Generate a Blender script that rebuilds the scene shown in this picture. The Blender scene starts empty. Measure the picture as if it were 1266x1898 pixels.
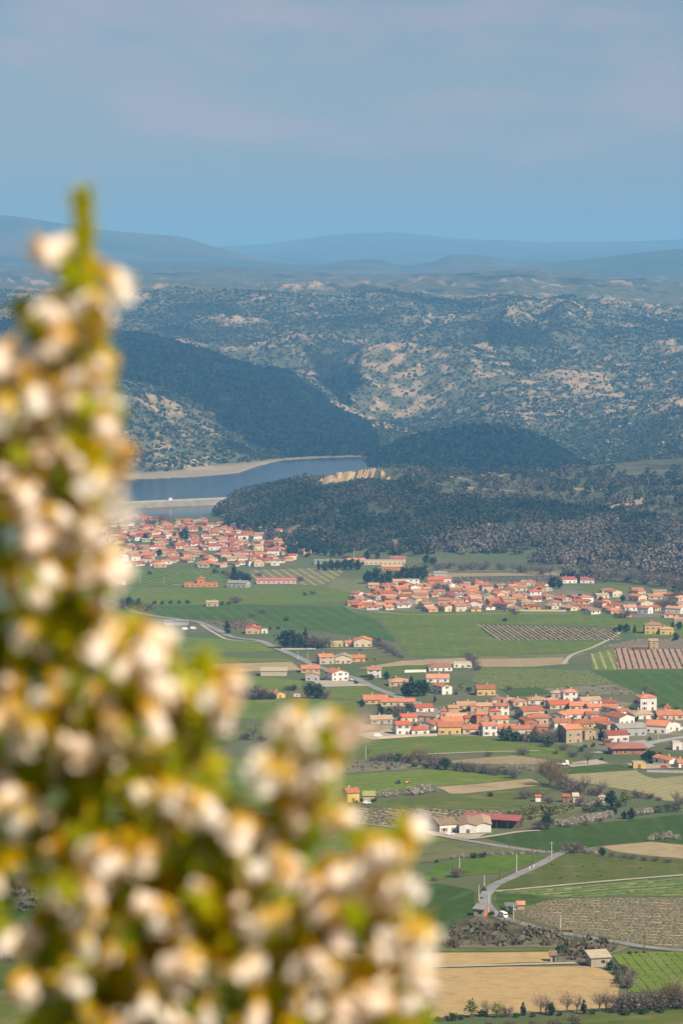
import bpy, math, random
import numpy as np
from mathutils import Vector, Matrix, Euler

# ------------------------------------------------------------------ camera, sky, sun, exposure
scene = bpy.context.scene
COL = scene.collection
F = 5272.0                 # focal length in photo pixels (photo 1266 x 1898)
CX, CY, Y0 = 633.0, 949.0, 480.0
ZC = 340.0                 # height of the viewpoint above the datum
TILT = math.atan((CY - Y0) / F)
cam_d = bpy.data.cameras.new("camera")
cam = bpy.data.objects.new("camera", cam_d)
COL.objects.link(cam)
cam.location = (0, 0, ZC)
cam.rotation_euler = (math.pi / 2 - TILT, 0, 0)
cam_d.sensor_fit = 'VERTICAL'
cam_d.sensor_height = 36.0
cam_d.lens = 100.0
cam_d.clip_start = 0.05
cam_d.clip_end = 90000
cam_d.dof.use_dof = True
cam_d.dof.focus_distance = 1800.0
cam_d.dof.aperture_fstop = 20.0
scene.camera = cam

SUN_EL, SUN_AZ = math.radians(44), math.radians(42)     # azimuth counted from behind the camera to its right
sv = Vector((math.sin(SUN_AZ) * math.cos(SUN_EL), -math.cos(SUN_AZ) * math.cos(SUN_EL), math.sin(SUN_EL)))
world = bpy.data.worlds.new("World")
scene.world = world
world.use_nodes = True
wn, wl = world.node_tree.nodes, world.node_tree.links
wn.clear()
sky = wn.new("ShaderNodeTexSky")
sky.sky_type = 'NISHITA'
sky.sun_disc = False
sky.sun_elevation = SUN_EL
sky.sun_rotation = math.atan2(sv.x, sv.y)
sky.altitude = 300
sky.air_density = 1.0
sky.dust_density = 1.2
sky.ozone_density = 4.0
bgn = wn.new("ShaderNodeBackground"); bgn.inputs[1].default_value = 0.053
wout = wn.new("ShaderNodeOutputWorld")
# thin cloud veil over the whole sky
tc = wn.new("ShaderNodeTexCoord")
mp = wn.new("ShaderNodeMapping"); mp.inputs["Scale"].default_value = (15.0, 15.0, 42.0); mp.inputs["Location"].default_value = (5.1, 1.6, 0.9)
nz = wn.new("ShaderNodeTexNoise"); nz.inputs["Scale"].default_value = 1.0; nz.inputs["Detail"].default_value = 5; nz.inputs["Roughness"].default_value = 0.5
rp = wn.new("ShaderNodeValToRGB")
rp.color_ramp.elements[0].position = 0.5; rp.color_ramp.elements[0].color = (0.1, 0.1, 0.1, 1)
rp.color_ramp.elements[1].position = 0.7; rp.color_ramp.elements[1].color = (0.46, 0.46, 0.46, 1)
mx = wn.new("ShaderNodeMix"); mx.data_type = 'RGBA'; mx.inputs["B"].default_value = (8.2, 6.0, 6.9, 1)
wl.new(tc.outputs["Generated"], mp.inputs[0]); wl.new(mp.outputs[0], nz.inputs[0]); wl.new(nz.outputs[0], rp.inputs[0])
wl.new(rp.outputs[0], mx.inputs["Factor"]); wl.new(sky.outputs[0], mx.inputs["A"])
wl.new(mx.outputs["Result"], bgn.inputs[0]); wl.new(bgn.outputs[0], wout.inputs[0])

sun_d = bpy.data.lights.new("sun", 'SUN')
sun_d.energy = 5.0
sun_d.angle = math.radians(0.53)
sun_d.color = (1.0, 0.92, 0.79)
sun = bpy.data.objects.new("sun", sun_d)
COL.objects.link(sun)
sun.rotation_euler = sv.to_track_quat('Z', 'Y').to_euler()

scene.view_settings.view_transform = 'Standard'
scene.view_settings.look = 'None'
scene.view_settings.exposure = 0.45
scene.view_settings.gamma = 1.0
scene.view_settings.use_curve_mapping = False
scene.cycles.volume_bounces = 1
scene.cycles.max_bounces = 6
scene.cycles.use_denoising = True
scene.cycles.sample_clamp_indirect = 3.0
scene.cycles.sample_clamp_direct = 12.0

HAZE_DENSITY = 8.2e-5
HAZE_COLOR = (0.195, 0.505, 0.93, 1)

# ------------------------------------------------------------------ helpers
rng = np.random.default_rng(7)
R = random.Random(11)
ST, CT = math.sin(TILT), math.cos(TILT)

def ray(px, py):
    dx, dy = (px - CX) / F, -(py - CY) / F
    return Vector((dx, CT + dy * ST, -ST + dy * CT))

def project(X, Y, Z):
    z = Z - ZC
    dep = Y * CT - z * ST
    up = Y * ST + z * CT
    return CX + F * X / dep, CY - F * up / dep

def zray(py, Y):          # height (absolute) of pixel row py at distance Y
    dy = -(py - CY) / F
    return ZC + Y * (-ST + dy * CT) / (CT + dy * ST)

def pchip(x, v, xq):
    x = np.asarray(x, float); v = np.asarray(v, float)
    sq = v.ndim == 1
    if sq: v = v[:, None]
    h = np.diff(x)[:, None]
    dl = np.diff(v, axis=0) / h
    d = np.zeros_like(v)
    d[0], d[-1] = dl[0], dl[-1]
    if len(x) > 2:
        w1 = 2 * h[1:] + h[:-1]; w2 = h[1:] + 2 * h[:-1]
        ok = dl[:-1] * dl[1:] > 0
        with np.errstate(divide='ignore', invalid='ignore'):
            hm = (w1 + w2) / (w1 / dl[:-1] + w2 / dl[1:])
        d[1:-1] = np.where(ok, hm, 0)
    xq = np.clip(np.asarray(xq, float), x[0], x[-1])
    i = np.clip(np.searchsorted(x, xq) - 1, 0, len(x) - 2)
    t = ((xq - x[i]) / (x[i + 1] - x[i]))[:, None]
    hh = (x[i + 1] - x[i])[:, None]
    r = ((1 + 2 * t) * (1 - t) ** 2 * v[i] + t * (1 - t) ** 2 * hh * d[i] + t * t * (3 - 2 * t) * v[i + 1] + t * t * (t - 1) * hh * d[i + 1])
    return r[:, 0] if sq else r

_perm = np.concatenate([rng.permutation(512)] * 2)
_ga = rng.uniform(0, 2 * np.pi, 1024)
def perlin(x, y):
    xi = np.floor(x).astype(int); yi = np.floor(y).astype(int)
    fx = x - xi; fy = y - yi
    def g(ix, iy, dx, dy):
        a = _ga[_perm[(_perm[ix & 511] + iy) & 511]]
        return np.cos(a) * dx + np.sin(a) * dy
    u = fx ** 3 * (fx * (fx * 6 - 15) + 10); w = fy ** 3 * (fy * (fy * 6 - 15) + 10)
    a = g(xi, yi, fx, fy); b = g(xi + 1, yi, fx - 1, fy); c = g(xi, yi + 1, fx, fy - 1); e = g(xi + 1, yi + 1, fx - 1, fy - 1)
    return ((a * (1 - u) + b * u) * (1 - w) + (c * (1 - u) + e * u) * w) * 1.5

def inpoly(x, y, poly):
    x = np.asarray(x, float); y = np.asarray(y, float)
    c = np.zeros(x.shape, bool)
    n = len(poly)
    for i in range(n):
        x1, y1 = poly[i]; x2, y2 = poly[(i + 1) % n]
        if y1 == y2: continue
        c ^= ((y1 > y) != (y2 > y)) & (x < (x2 - x1) * (y - y1) / (y2 - y1) + x1)
    return c

def mesh_np(name, V, Fq, mats=(), smooth=False, attrs=None, mat_idx=None):
    """V (n,3), Fq (m,k) equal-sided faces"""
    me = bpy.data.meshes.new(name)
    V = np.asarray(V, np.float32); Fq = np.asarray(Fq, np.int32)
    m, k = Fq.shape
    me.vertices.add(len(V)); me.vertices.foreach_set("co", V.ravel())
    me.loops.add(m * k); me.loops.foreach_set("vertex_index", Fq.ravel())
    me.polygons.add(m); me.polygons.foreach_set("loop_start", np.arange(0, m * k, k, dtype=np.int32))
    me.polygons.foreach_set("loop_total", np.full(m, k, np.int32))
    if smooth: me.polygons.foreach_set("use_smooth", np.ones(m, bool))
    if mat_idx is not None: me.polygons.foreach_set("material_index", np.asarray(mat_idx, np.int32))
    for mm in mats: me.materials.append(mm)
    for an, (dom, typ, val) in (attrs or {}).items():
        a = me.attributes.new(an, typ, dom)
        if typ == 'FLOAT': a.data.foreach_set("value", np.asarray(val, np.float32).ravel())
        else: a.data.foreach_set("color", np.asarray(val, np.float32).ravel())
    me.update(calc_edges=True)
    return me

def mesh_py(name, verts, faces, mats=(), midx=None, smooth=False):
    me = bpy.data.meshes.new(name)
    me.from_pydata([tuple(v) for v in verts], [], faces)
    for mm in mats: me.materials.append(mm)
    if midx: me.polygons.foreach_set("material_index", midx)
    if smooth: me.polygons.foreach_set("use_smooth", [True] * len(me.polygons))
    me.update()
    return me

def obj(name, me, parent=None, loc=None, rotz=None, scale=None):
    o = bpy.data.objects.new(name, me)
    COL.objects.link(o)
    if parent is not None: o.parent = parent
    if loc is not None: o.location = loc
    if rotz: o.rotation_euler = (0, 0, rotz)
    if scale is not None: o.scale = scale
    return o

def empty(name, loc, rotz=0.0):
    o = bpy.data.objects.new(name, None); COL.objects.link(o)
    o.empty_display_size = 1.0
    o.location = loc; o.rotation_euler = (0, 0, rotz)
    return o

def tag(o, label=None, cat=None, group=None, kind=None):
    if label: o["label"] = label
    if cat: o["category"] = cat
    if group: o["group"] = group
    if kind: o["kind"] = kind
    return o

class MB:
    """collects boxes, prisms and tubes into one mesh"""
    def __init__(s): s.v, s.f, s.m = [], [], []
    def add(s, vs, fs, mi=0):
        b = len(s.v); s.v += [tuple(v) for v in vs]; s.f += [tuple(b + i for i in f) for f in fs]; s.m += [mi] * len(fs)
    def box(s, x0, x1, y0, y1, z0, z1, mi=0):
        s.add([(x0, y0, z0), (x1, y0, z0), (x1, y1, z0), (x0, y1, z0), (x0, y0, z1), (x1, y0, z1), (x1, y1, z1), (x0, y1, z1)],
              [(3, 2, 1, 0), (4, 5, 6, 7), (0, 1, 5, 4), (1, 2, 6, 5), (2, 3, 7, 6), (3, 0, 4, 7)], mi)
    def tube(s, pts, rads, n=6, mi=0):
        pts = [Vector(p) for p in pts]; rings = []
        for i, p in enumerate(pts):
            t = (pts[min(i + 1, len(pts) - 1)] - pts[max(i - 1, 0)]).normalized()
            a = t.cross(Vector((0, 0, 1)) if abs(t.z) < .9 else Vector((1, 0, 0))).normalized(); b = t.cross(a)
            rings.append([p + (a * math.cos(2 * math.pi * k / n) + b * math.sin(2 * math.pi * k / n)) * rads[i] for k in range(n)])
        vs = [v for r_ in rings for v in r_]; fs = []
        for i in range(len(pts) - 1):
            for k in range(n):
                fs.append((i * n + k, i * n + (k + 1) % n, (i + 1) * n + (k + 1) % n, (i + 1) * n + k))
        fs.append(tuple(range(n))); fs.append(tuple(reversed(range((len(pts) - 1) * n, len(pts) * n))))
        s.add(vs, fs, mi)
    def mesh(s, name, mats, smooth=False): return mesh_py(name, s.v, s.f, mats, s.m, smooth)

ORD = ("first second third fourth fifth sixth seventh eighth ninth tenth eleventh twelfth thirteenth fourteenth fifteenth sixteenth "
       "seventeenth eighteenth nineteenth twentieth").split()
def ordinal(i):
    if i < 20: return ORD[i]
    tens = {2: "twenty", 3: "thirty", 4: "forty", 5: "fifty", 6: "sixty", 7: "seventy"}[(i + 1) // 10]
    u = (i + 1) % 10
    return {"twenty": "twentieth", "thirty": "thirtieth", "forty": "fortieth", "fifty": "fiftieth", "sixty": "sixtieth", "seventy": "seventieth"}[tens] if u == 0 else tens + "-" + ORD[u - 1]

# ------------------------------------------------------------------ materials
def nmat(name):
    m = bpy.data.materials.new(name); m.use_nodes = True
    return m, m.node_tree.nodes, m.node_tree.links, m.node_tree.nodes["Principled BSDF"]

def mixrgb(n, l, fac, a, b, blend='MIX'):
    k = n.new("ShaderNodeMix"); k.data_type = 'RGBA'; k.blend_type = blend
    for s, v in (("Factor", fac), ("A", a), ("B", b)):
        if isinstance(v, (int, float)): k.inputs[s].default_value = v
        elif isinstance(v, tuple): k.inputs[s].default_value = (*v[:3], 1)
        else: l.new(v, k.inputs[s])
    return k.outputs["Result"]

def noise(n, l, scale, detail=3, rough=.55, vec=None):
    k = n.new("ShaderNodeTexNoise"); k.inputs["Scale"].default_value = scale; k.inputs["Detail"].default_value = detail; k.inputs["Roughness"].default_value = rough
    if vec is None:
        g = n.new("ShaderNodeNewGeometry"); vec = g.outputs["Position"]
    l.new(vec, k.inputs["Vector"])
    return k.outputs[0]

def ramp(n, l, src, lo, hi):
    k = n.new("ShaderNodeMapRange"); k.inputs[1].default_value = lo; k.inputs[2].default_value = hi
    l.new(src, k.inputs[0]); return k.outputs[0]

def simple(name, c1, c2=None, scale=1.0, rough=.85, rand=0.0, lo=.35, hi=.65, detail=3, spec=.2, bump=0.0, metal=0.0):
    m, n, l, b = nmat(name)
    b.inputs["Roughness"].default_value = rough
    b.inputs["Specular IOR Level"].default_value = spec
    b.inputs["Metallic"].default_value = metal
    b.inputs["Base Color"].default_value = (*c1, 1)
    if c2 is not None:
        nzo = noise(n, l, scale, detail)
        col = mixrgb(n, l, ramp(n, l, nzo, lo, hi), c1, c2)
    else: col = None
    if rand:
        oi = n.new("ShaderNodeObjectInfo")
        hsv = n.new("ShaderNodeHueSaturation")
        mr = n.new("ShaderNodeMapRange"); mr.inputs[3].default_value = 1 - rand; mr.inputs[4].default_value = 1 + rand
        l.new(oi.outputs["Random"], mr.inputs[0]); l.new(mr.outputs[0], hsv.inputs["Value"])
        if col is not None: l.new(col, hsv.inputs["Color"])
        else: hsv.inputs["Color"].default_value = (*c1, 1)
        col = hsv.outputs[0]
    if col is not None: l.new(col, b.inputs["Base Color"])
    if bump:
        bp = n.new("ShaderNodeBump"); bp.inputs["Strength"].default_value = bump
        l.new(noise(n, l, scale * 4, 4), bp.inputs["Height"]); l.new(bp.outputs[0], b.inputs["Normal"])
    return m
# ------------------------------------------------------------------ terrain
PLAIN = [(-30, -1.0), (0, -1.15), (5, -3.2), (20, -9.8), (100, -43), (300, -110), (500, -158), (650, -181.5), (700, -187.5), (880, -203), (1600, -258.5), (2500, -295.5),
         (2900, -308.5), (3300, -320.5), (3800, -333.5), (4100, -334.2), (33000, -334.2)]
_pY = np.array([p[0] for p in PLAIN], float); _pZ = np.array([p[1] for p in PLAIN], float)
def zp(Y): return ZC + pchip(_pY, _pZ, np.atleast_1d(np.asarray(Y, float)))
WATER_Z = ZC - 335.0
N = None
HILL = [
 (2450, [(-900, N), (1150, N), (1266, N), (1500, 1105), (2200, 1095)]),
 (2700, [(-900, N), (900, N), (1000, N), (1100, N), (1200, 1066), (1266, 1060), (1500, 1048), (2200, 1030)]),
 (2900, [(-900, N), (800, N), (900, 1040), (1000, 1036), (1100, 1025), (1266, 1006), (1500, 985), (2200, 960)]),
 (3200, [(-900, N), (400, N), (500, 999), (600, 978), (700, 962), (800, 958), (900, 955), (1000, 955), (1100, 955), (1266, 946), (1500, 925), (2200, 900)]),
 (3500, [(-900, N), (300, N), (400, 964), (500, 932), (600, 907), (700, 896), (800, 896), (900, 905), (1000, 910), (1100, 913), (1266, 903), (1500, 885), (2200, 860)]),
 (3700, [(-900, N), (300, N), (400, 947), (500, 909), (600, 885), (700, 869), (800, 873), (900, 886), (1000, 890), (1100, 888), (1266, 878), (1500, 855), (2200, 830)]),
 (3900, [(-900, N), (300, N), (400, 928), (500, 908), (600, 902), (700, 887), (800, 883), (900, 885), (1000, 882), (1100, 872), (1266, 860), (1500, 835), (2200, 810)]),
 (4100, [(-900, N), (300, N), (600, 918), (700, 903), (800, 898), (900, 892), (1000, 884), (1100, 868), (1266, 848), (1500, 820), (2200, 800)]),
 (4350, [(-900, 860), (0, 878), (200, 884), (300, 887), (400, 892), (600, 892), (700, 884), (800, 886), (900, 886), (1000, 880), (1100, 868), (1266, 838), (1500, 808), (2200, 790)]),
 (4600, [(-900, 800), (0, 843), (200, 842), (300, 848), (400, 861), (480, 864), (600, 868), (700, 858), (800, 838), (900, 829), (1000, 843), (1100, 864), (1266, 828), (1500, 798), (2200, 780)]),
 (4800, [(-900, 740), (0, 788), (200, 788), (300, 798), (400, 823), (500, 842), (600, 845), (660, 845), (700, 836), (760, 815), (850, 800), (935, 795), (1000, 816), (1060, 847), (1100, 857), (1266, 820), (1500, 785), (2200, 770)]),
 (5100, [(-900, 690), (0, 735), (200, 730), (300, 745), (400, 775), (500, 803), (600, 813), (700, 820), (760, 823), (935, 825), (1000, 830), (1060, 843), (1100, 843), (1266, 798), (1500, 763), (2200, 745)]),
 (5600, [(-900, 610), (0, 650), (200, 656), (300, 674), (400, 706), (500, 741), (600, 775), (700, 795), (800, 795), (900, 780), (1000, 775), (1100, 783), (1266, 757), (1500, 728), (2200, 710)]),
 (5900, [(-900, 560), (0, 592), (200, 620), (300, 633), (400, 659), (480, 689), (560, 719), (640, 760), (700, 784), (760, 788), (900, 745), (1000, 733), (1100, 738), (1266, 718), (1500, 695), (2200, 680)]),
 (6300, [(-900, 620), (0, 640), (200, 662), (300, 676), (400, 690), (500, 704), (600, 702), (640, 688), (680, 656), (760, 658), (850, 650), (920, 672), (1000, 690), (1100, 690), (1266, 678), (1500, 655), (2200, 640)]),
 (6700, [(-900, 605), (0, 618), (200, 634), (400, 640), (500, 640), (640, 652), (700, 658), (800, 647), (900, 628), (940, 600), (985, 625), (1100, 645), (1266, 638), (1500, 618), (2200, 605)]),
 (7300, [(-900, 570), (0, 580), (200, 588), (400, 590), (600, 592), (800, 592), (900, 590), (940, 577), (1000, 590), (1050, 566), (1100, 592), (1266, 602), (1500, 580), (2200, 570)]),
 (8000, [(-900, 540), (0, 545), (200, 548), (370, 541), (420, 540), (600, 549), (800, 554), (950, 550), (1070, 562), (1266, 574), (1500, 560), (2200, 550)]),
 (9500, [(-900, 518), (0, 520), (400, 529), (700, 531), (850, 521), (950, 516), (1100, 526), (1266, 536), (1500, 530), (2200, 525)]),
 (12000, [(-900, 498), (0, 499), (200, 501), (350, 498), (500, 504), (700, 516), (900, 513), (1266, 523), (1500, 520), (2200, 515)]),
 (16000, [(-900, 430), (0, 440), (200, 470), (350, 482), (500, 495), (590, 497), (650, 486), (700, 485), (745, 497), (800, 489), (840, 473), (900, 474), (950, 487), (1050, 481), (1266, 458), (1500, 450), (2200, 445)]),
 (18000, [(-900, 380), (0, 401), (70, 409), (200, 426), (270, 432), (330, 435), (400, 455), (480, 481), (560, 496), (700, 500), (1266, 482), (1500, 470), (2200, 460)]),
 (22000, [(-900, 450), (0, 460), (400, 478), (700, 480), (1000, 478), (1266, 474), (1500, 470), (2200, 460)]),
 (30000, [(-900, 450), (0, 465), (300, 466), (450, 460), (560, 448), (640, 436), (720, 432), (800, 438), (850, 444), (920, 446), (1000, 450), (1266, 446), (1500, 440), (2200, 445)]),
 (33000, [(-900, 470), (700, 455), (2200, 470)]),
]
cols = np.concatenate([np.arange(-900, -60, 30.), np.arange(-60, 1326, 6.5), np.arange(1326, 2180, 30.)])
rows = np.concatenate([[-30, -15, -6, -2, 0, 1, 2.5, 5, 9, 15, 25, 40, 60, 80, 100, 130, 170, 220, 280, 340, 400, 460, 520, 580, 620], np.arange(650, 2900, 12.5),
                       np.arange(2900, 8200, 13.), np.arange(8200, 12000, 60.), np.arange(12000, 33001, 150.)])
def gY(Y): return np.maximum(Y, 80.0)
base_z = zp(rows)
ky = [r_ for r_ in rows if r_ <= 2400]
ctrl_Y = [2400.0]; ctrl_Z = [np.full(len(cols), zp(2400.)[0])]
for Yk, tab in HILL:
    zz = np.array([zp(Yk)[0] if p is None else zray(p, Yk) for _, p in tab])
    ctrl_Y.append(Yk); ctrl_Z.append(pchip([t[0] for t in tab], zz, cols))
ctrl_Z = np.array(ctrl_Z)
G = np.empty((len(rows), len(cols)))
low = rows <= 2400
G[low] = base_z[low][:, None]
hz = pchip(ctrl_Y, ctrl_Z, rows[~low])
pl = base_z[~low][:, None]
flat_w = np.clip((hz - pl - 1.0) / 6, 0, 1)      # keeps the plain exactly planar
G[~low] = pl * (1 - flat_w) + hz * flat_w
GX = (cols[None, :] - CX) / F * gY(rows)[:, None]
GYY = np.repeat(rows[:, None], len(cols), 1)
hm = np.clip((G - base_z[:, None] - 4) / 30, 0, 1) * (GYY > 2450)
amp = hm * np.minimum(0.0033 * GYY, 34)
nse = .62 * perlin(GX / 420 + 3.1, GYY / 420) + .34 * perlin(GX / 190, GYY / 190 + 7) + .2 * perlin(GX / 85 + 9, GYY / 85) + .1 * perlin(GX / 38, GYY / 38 + 2)
rid = (1 - 2 * np.abs(perlin(GX / 640 + 1.7, GYY / 800 + 4.2))) * .55 * np.clip((GYY - 4300) / 800, 0, 1)
far_f = np.clip((GYY - 11000) / 3000, 0, 1)
nfar = .8 * perlin(GX / 2200, GYY / 2200) + .4 * perlin(GX / 900, GYY / 900) + .15 * perlin(GX / 400, GYY / 400)
G = G + amp * ((nse + rid) * (1 - far_f) + nfar * far_f)
# rock knobs on the plateau
kmask = np.clip((GYY - 4300) / 500, 0, 1) * np.clip((10500 - GYY) / 1500, 0, 1) * hm
kr = np.abs(perlin(GX / 70 + 20, GYY / 90)) ; knob = np.clip(perlin(GX / 210 + 20, GYY / 260) - .12, 0, 1) * np.clip(.75 - 2.2 * kr, 0, 1) * kmask
G += knob * 46 + kmask * 3.2 * perlin(GX / 26 + 4, GYY / 30)
# the reservoir
LAKE = [(-400, 893), (0, 891), (200, 889), (270, 888), (360, 884), (440, 877), (485, 862), (520, 853), (600, 848), (660, 846), (684, 850), (680, 868), (620, 884), (560, 897),
        (490, 912), (440, 924), (430, 935), (408, 950), (370, 960), (230, 957), (100, 957), (-400, 959)]
PXW, PYW = project(GX, GYY, WATER_Z)
inl = inpoly(PXW, PYW, LAKE) & (GYY > 3500) & (GYY < 5200)
near = (GYY > 3600) & (GYY < 5000) & ~inl
G = np.where(inl, np.minimum(G, WATER_Z - 2.5), G)
G = np.where(near, np.maximum(G, WATER_Z + 0.8), G)

def height(X, Y):
    px = CX + F * X / max(Y, 80.0)
    j = int(np.clip(np.searchsorted(cols, px) - 1, 0, len(cols) - 2)); i = int(np.clip(np.searchsorted(rows, Y) - 1, 0, len(rows) - 2))
    u = min(max((px - cols[j]) / (cols[j + 1] - cols[j]), 0), 1); t = min(max((Y - rows[i]) / (rows[i + 1] - rows[i]), 0), 1)
    return (G[i, j] * (1 - u) + G[i, j + 1] * u) * (1 - t) + (G[i + 1, j] * (1 - u) + G[i + 1, j + 1] * u) * t

def heights(X, Y):
    X = np.asarray(X, float); Y = np.asarray(Y, float)
    px = CX + F * X / np.maximum(Y, 80.0)
    j = np.clip(np.searchsorted(cols, px) - 1, 0, len(cols) - 2); i = np.clip(np.searchsorted(rows, Y) - 1, 0, len(rows) - 2)
    u = np.clip((px - cols[j]) / (cols[j + 1] - cols[j]), 0, 1); t = np.clip((Y - rows[i]) / (rows[i + 1] - rows[i]), 0, 1)
    return (G[i, j] * (1 - u) + G[i, j + 1] * u) * (1 - t) + (G[i + 1, j] * (1 - u) + G[i + 1, j + 1] * u) * t

_mY = np.concatenate([np.arange(400, 9000, 4.), np.arange(9000, 33000, 50.)])
def at(px, py):
    """point of the ground seen at a pixel of the photograph"""
    d = ray(px, py)
    z = ZC + d.z / d.y * _mY
    h = heights(d.x / d.y * _mY, _mY)
    k = np.argmax(h >= z)
    if h[k] < z[k]: k = len(_mY) - 1
    a, b = (z - h)[k - 1], (z - h)[k]
    Y = _mY[k - 1] + (_mY[k] - _mY[k - 1]) * (a / (a - b) if a != b else 0)
    return Vector((d.x / d.y * Y, Y, height(d.x / d.y * Y, Y)))

def pxm(Y): return F / Y      # photo pixels per metre

# ---- ground cover, decided per vertex: rock, wood, shore, far
PXG, PYG = project(GX, GYY, G)
def soft(poly, y0=0, y1=1e9, nx=9, ny=9):
    jx = perlin(GX / 60, GYY / 60 + 31) * nx; jy = perlin(GX / 60 + 17, GYY / 60) * ny
    return inpoly(PXG + jx, PYG + jy, poly) & (GYY > y0) & (GYY < y1)
hill = np.clip((GYY - 2600) / 300, 0, 1) * np.clip((G - base_z[:, None] - 1.5) / 6, 0, 1)
hill = np.maximum(hill, np.clip((GYY - 4120) / 60, 0, 1))
n1 = perlin(GX / 260 + 5, GYY / 260); n2 = perlin(GX / 90, GYY / 90 + 3); n3 = perlin(GX / 35 + 8, GYY / 35)
wood = np.clip(.10 + .85 * n1 + .5 * n2, 0, 1)
rock = np.clip(-.12 + .75 * n2 + .7 * n3 - .5 * n1, 0, 1) * (GYY > 4200)
W_FRONT = [(380, 935), (470, 905), (560, 890), (700, 865), (800, 872), (900, 880), (1100, 880), (1300, 870), (1300, 1120), (1150, 1085), (1000, 1066), (830, 1060), (600, 1046), (430, 980)]
W_SHADE_HILL = [(650, 868), (705, 838), (760, 815), (850, 799), (935, 794), (1000, 815), (1090, 868), (1000, 892), (860, 882), (760, 862)]  # wooded hill, darkened further for the cloud shadow on it
W_SHADE_RIDGE = [(-100, 590), (200, 615), (300, 628), (400, 655), (480, 684), (560, 714), (640, 762), (690, 800), (700, 850), (600, 850), (520, 850), (430, 800), (360, 740), (290, 715), (150, 700), (-100, 700)]  # extent of the cloud shadow on the ridge, painted as dark wood
W_PATCH = [[(900, 600), (990, 600), (1075, 660), (1060, 690), (960, 690), (905, 640)], [(1040, 770), (1180, 775), (1230, 790), (1230, 812), (1060, 815)], [(560, 640), (680, 690), (640, 760), (590, 700)]]
R_PATCH = [[(660, 660), (700, 645), (820, 645), (900, 690), (800, 790), (720, 770), (650, 700)], [(230, 730), (330, 735), (400, 800), (430, 870), (300, 880), (230, 860)],  # second outline: sunlit gap beside the cloud shadow, put in as paler rock
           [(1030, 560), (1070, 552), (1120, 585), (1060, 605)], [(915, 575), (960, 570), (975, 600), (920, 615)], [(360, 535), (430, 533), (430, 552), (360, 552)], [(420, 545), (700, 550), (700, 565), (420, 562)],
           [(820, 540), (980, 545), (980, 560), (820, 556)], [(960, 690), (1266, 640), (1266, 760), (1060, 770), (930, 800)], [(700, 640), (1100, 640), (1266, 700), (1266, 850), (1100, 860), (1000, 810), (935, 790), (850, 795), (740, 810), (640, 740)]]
wf = soft(W_FRONT, 2600, 4300); wtop = np.clip((PYG + 14 * n2 - 885) / 32, 0, 1) * np.clip(1.15 - 1.1 * np.clip(n1, 0, 1), 0, 1); olv = soft([(690, 862), (900, 874), (1310, 860), (1310, 965), (1150, 955), (1000, 935), (850, 918), (720, 902)], 2600, 4400, 16, 8); brn = soft([(780, 1004), (950, 985), (1310, 965), (1310, 1130), (1000, 1070), (800, 1062)], 2300, 3800, 20, 10); wtop = np.where(olv, .12, wtop); wood = np.where(wf, .1 + .42 * wtop + .3 * n1, wood); spot = np.clip(2.2 * n2 + 1.2 * n3 - .95, 0, 1) * wf; rock = np.where(wf, spot, rock)
for p in [W_SHADE_HILL]: k = soft(p, 4200, 5300, 4, 3); wood = np.where(k, 1.0, wood); rock = np.where(k, 0, rock)
k = soft(W_SHADE_RIDGE, 4400, 6250); wood = np.where(k, .95 + .25 * n2, wood); rock = np.where(k, rock * .25, rock)  # full wood cover carries the painted cloud shade
for p in W_PATCH: k = soft(p, 5000, 9000); wood = np.where(k, .95, wood); rock = np.where(k, 0, rock)
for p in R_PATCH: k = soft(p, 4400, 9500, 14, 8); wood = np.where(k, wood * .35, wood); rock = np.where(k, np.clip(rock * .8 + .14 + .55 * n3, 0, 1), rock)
rock = np.clip(rock + knob * 2.2, 0, 1)
TRACK = [(608, 742), (640, 752), (690, 775), (740, 793), (775, 803), (775, 810), (735, 803), (685, 788), (640, 768), (612, 756)]
k = soft(TRACK, 4600, 6500, 5, 3); rock = np.where(k, 1, rock); wood = np.where(k, 0, wood)
wood = np.clip(wood, 0, 1) * hill; rock = rock * hill
shore = np.clip(1 - (G - WATER_Z) / 2.4, 0, 1) * np.clip((GYY - 4150) / 60, 0, 1) * (GYY < 5000) * (PXG < 690)
far = np.clip((GYY - 10500) / 3000, 0, 1)
ter_m, n, l, b = nmat("terrain_cover")
b.inputs["Roughness"].default_value = .95; b.inputs["Specular IOR Level"].default_value = .1
def attr(n, nm):
    a = n.new("ShaderNodeAttribute"); a.attribute_name = nm; return a.outputs["Fac"]
grass = mixrgb(n, l, ramp(n, l, noise(n, l, .012, 4), .35, .65), (.085, .115, .04), (.13, .125, .06))
garr = mixrgb(n, l, ramp(n, l, noise(n, l, .03, 5, .65), .36, .64), (.06, .078, .038), (.135, .122, .068))
spk = ramp(n, l, noise(n, l, .11, 4, .7), .52, .62)
garr = mixrgb(n, l, spk, garr, (.03, .045, .022))
c = mixrgb(n, l, attr(n, "hill"), grass, garr)
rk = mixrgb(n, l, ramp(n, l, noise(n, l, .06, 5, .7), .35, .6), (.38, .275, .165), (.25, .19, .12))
rk_f = n.new("ShaderNodeMath"); rk_f.operation = 'ADD'
l.new(attr(n, "rock"), rk_f.inputs[0]); nn_ = n.new("ShaderNodeMath"); nn_.operation = 'MULTIPLY_ADD'
l.new(noise(n, l, .15, 6, .75), nn_.inputs[0]); nn_.inputs[1].default_value = 2.6; nn_.inputs[2].default_value = -1.42
l.new(nn_.outputs[0], rk_f.inputs[1])
rk_a = n.new("ShaderNodeMath"); rk_a.operation = 'MULTIPLY'; l.new(ramp(n, l, rk_f.outputs[0], .28, .55), rk_a.inputs[0]); l.new(attr(n, "hill"), rk_a.inputs[1])
c = mixrgb(n, l, rk_a.outputs[0], c, rk)
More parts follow.
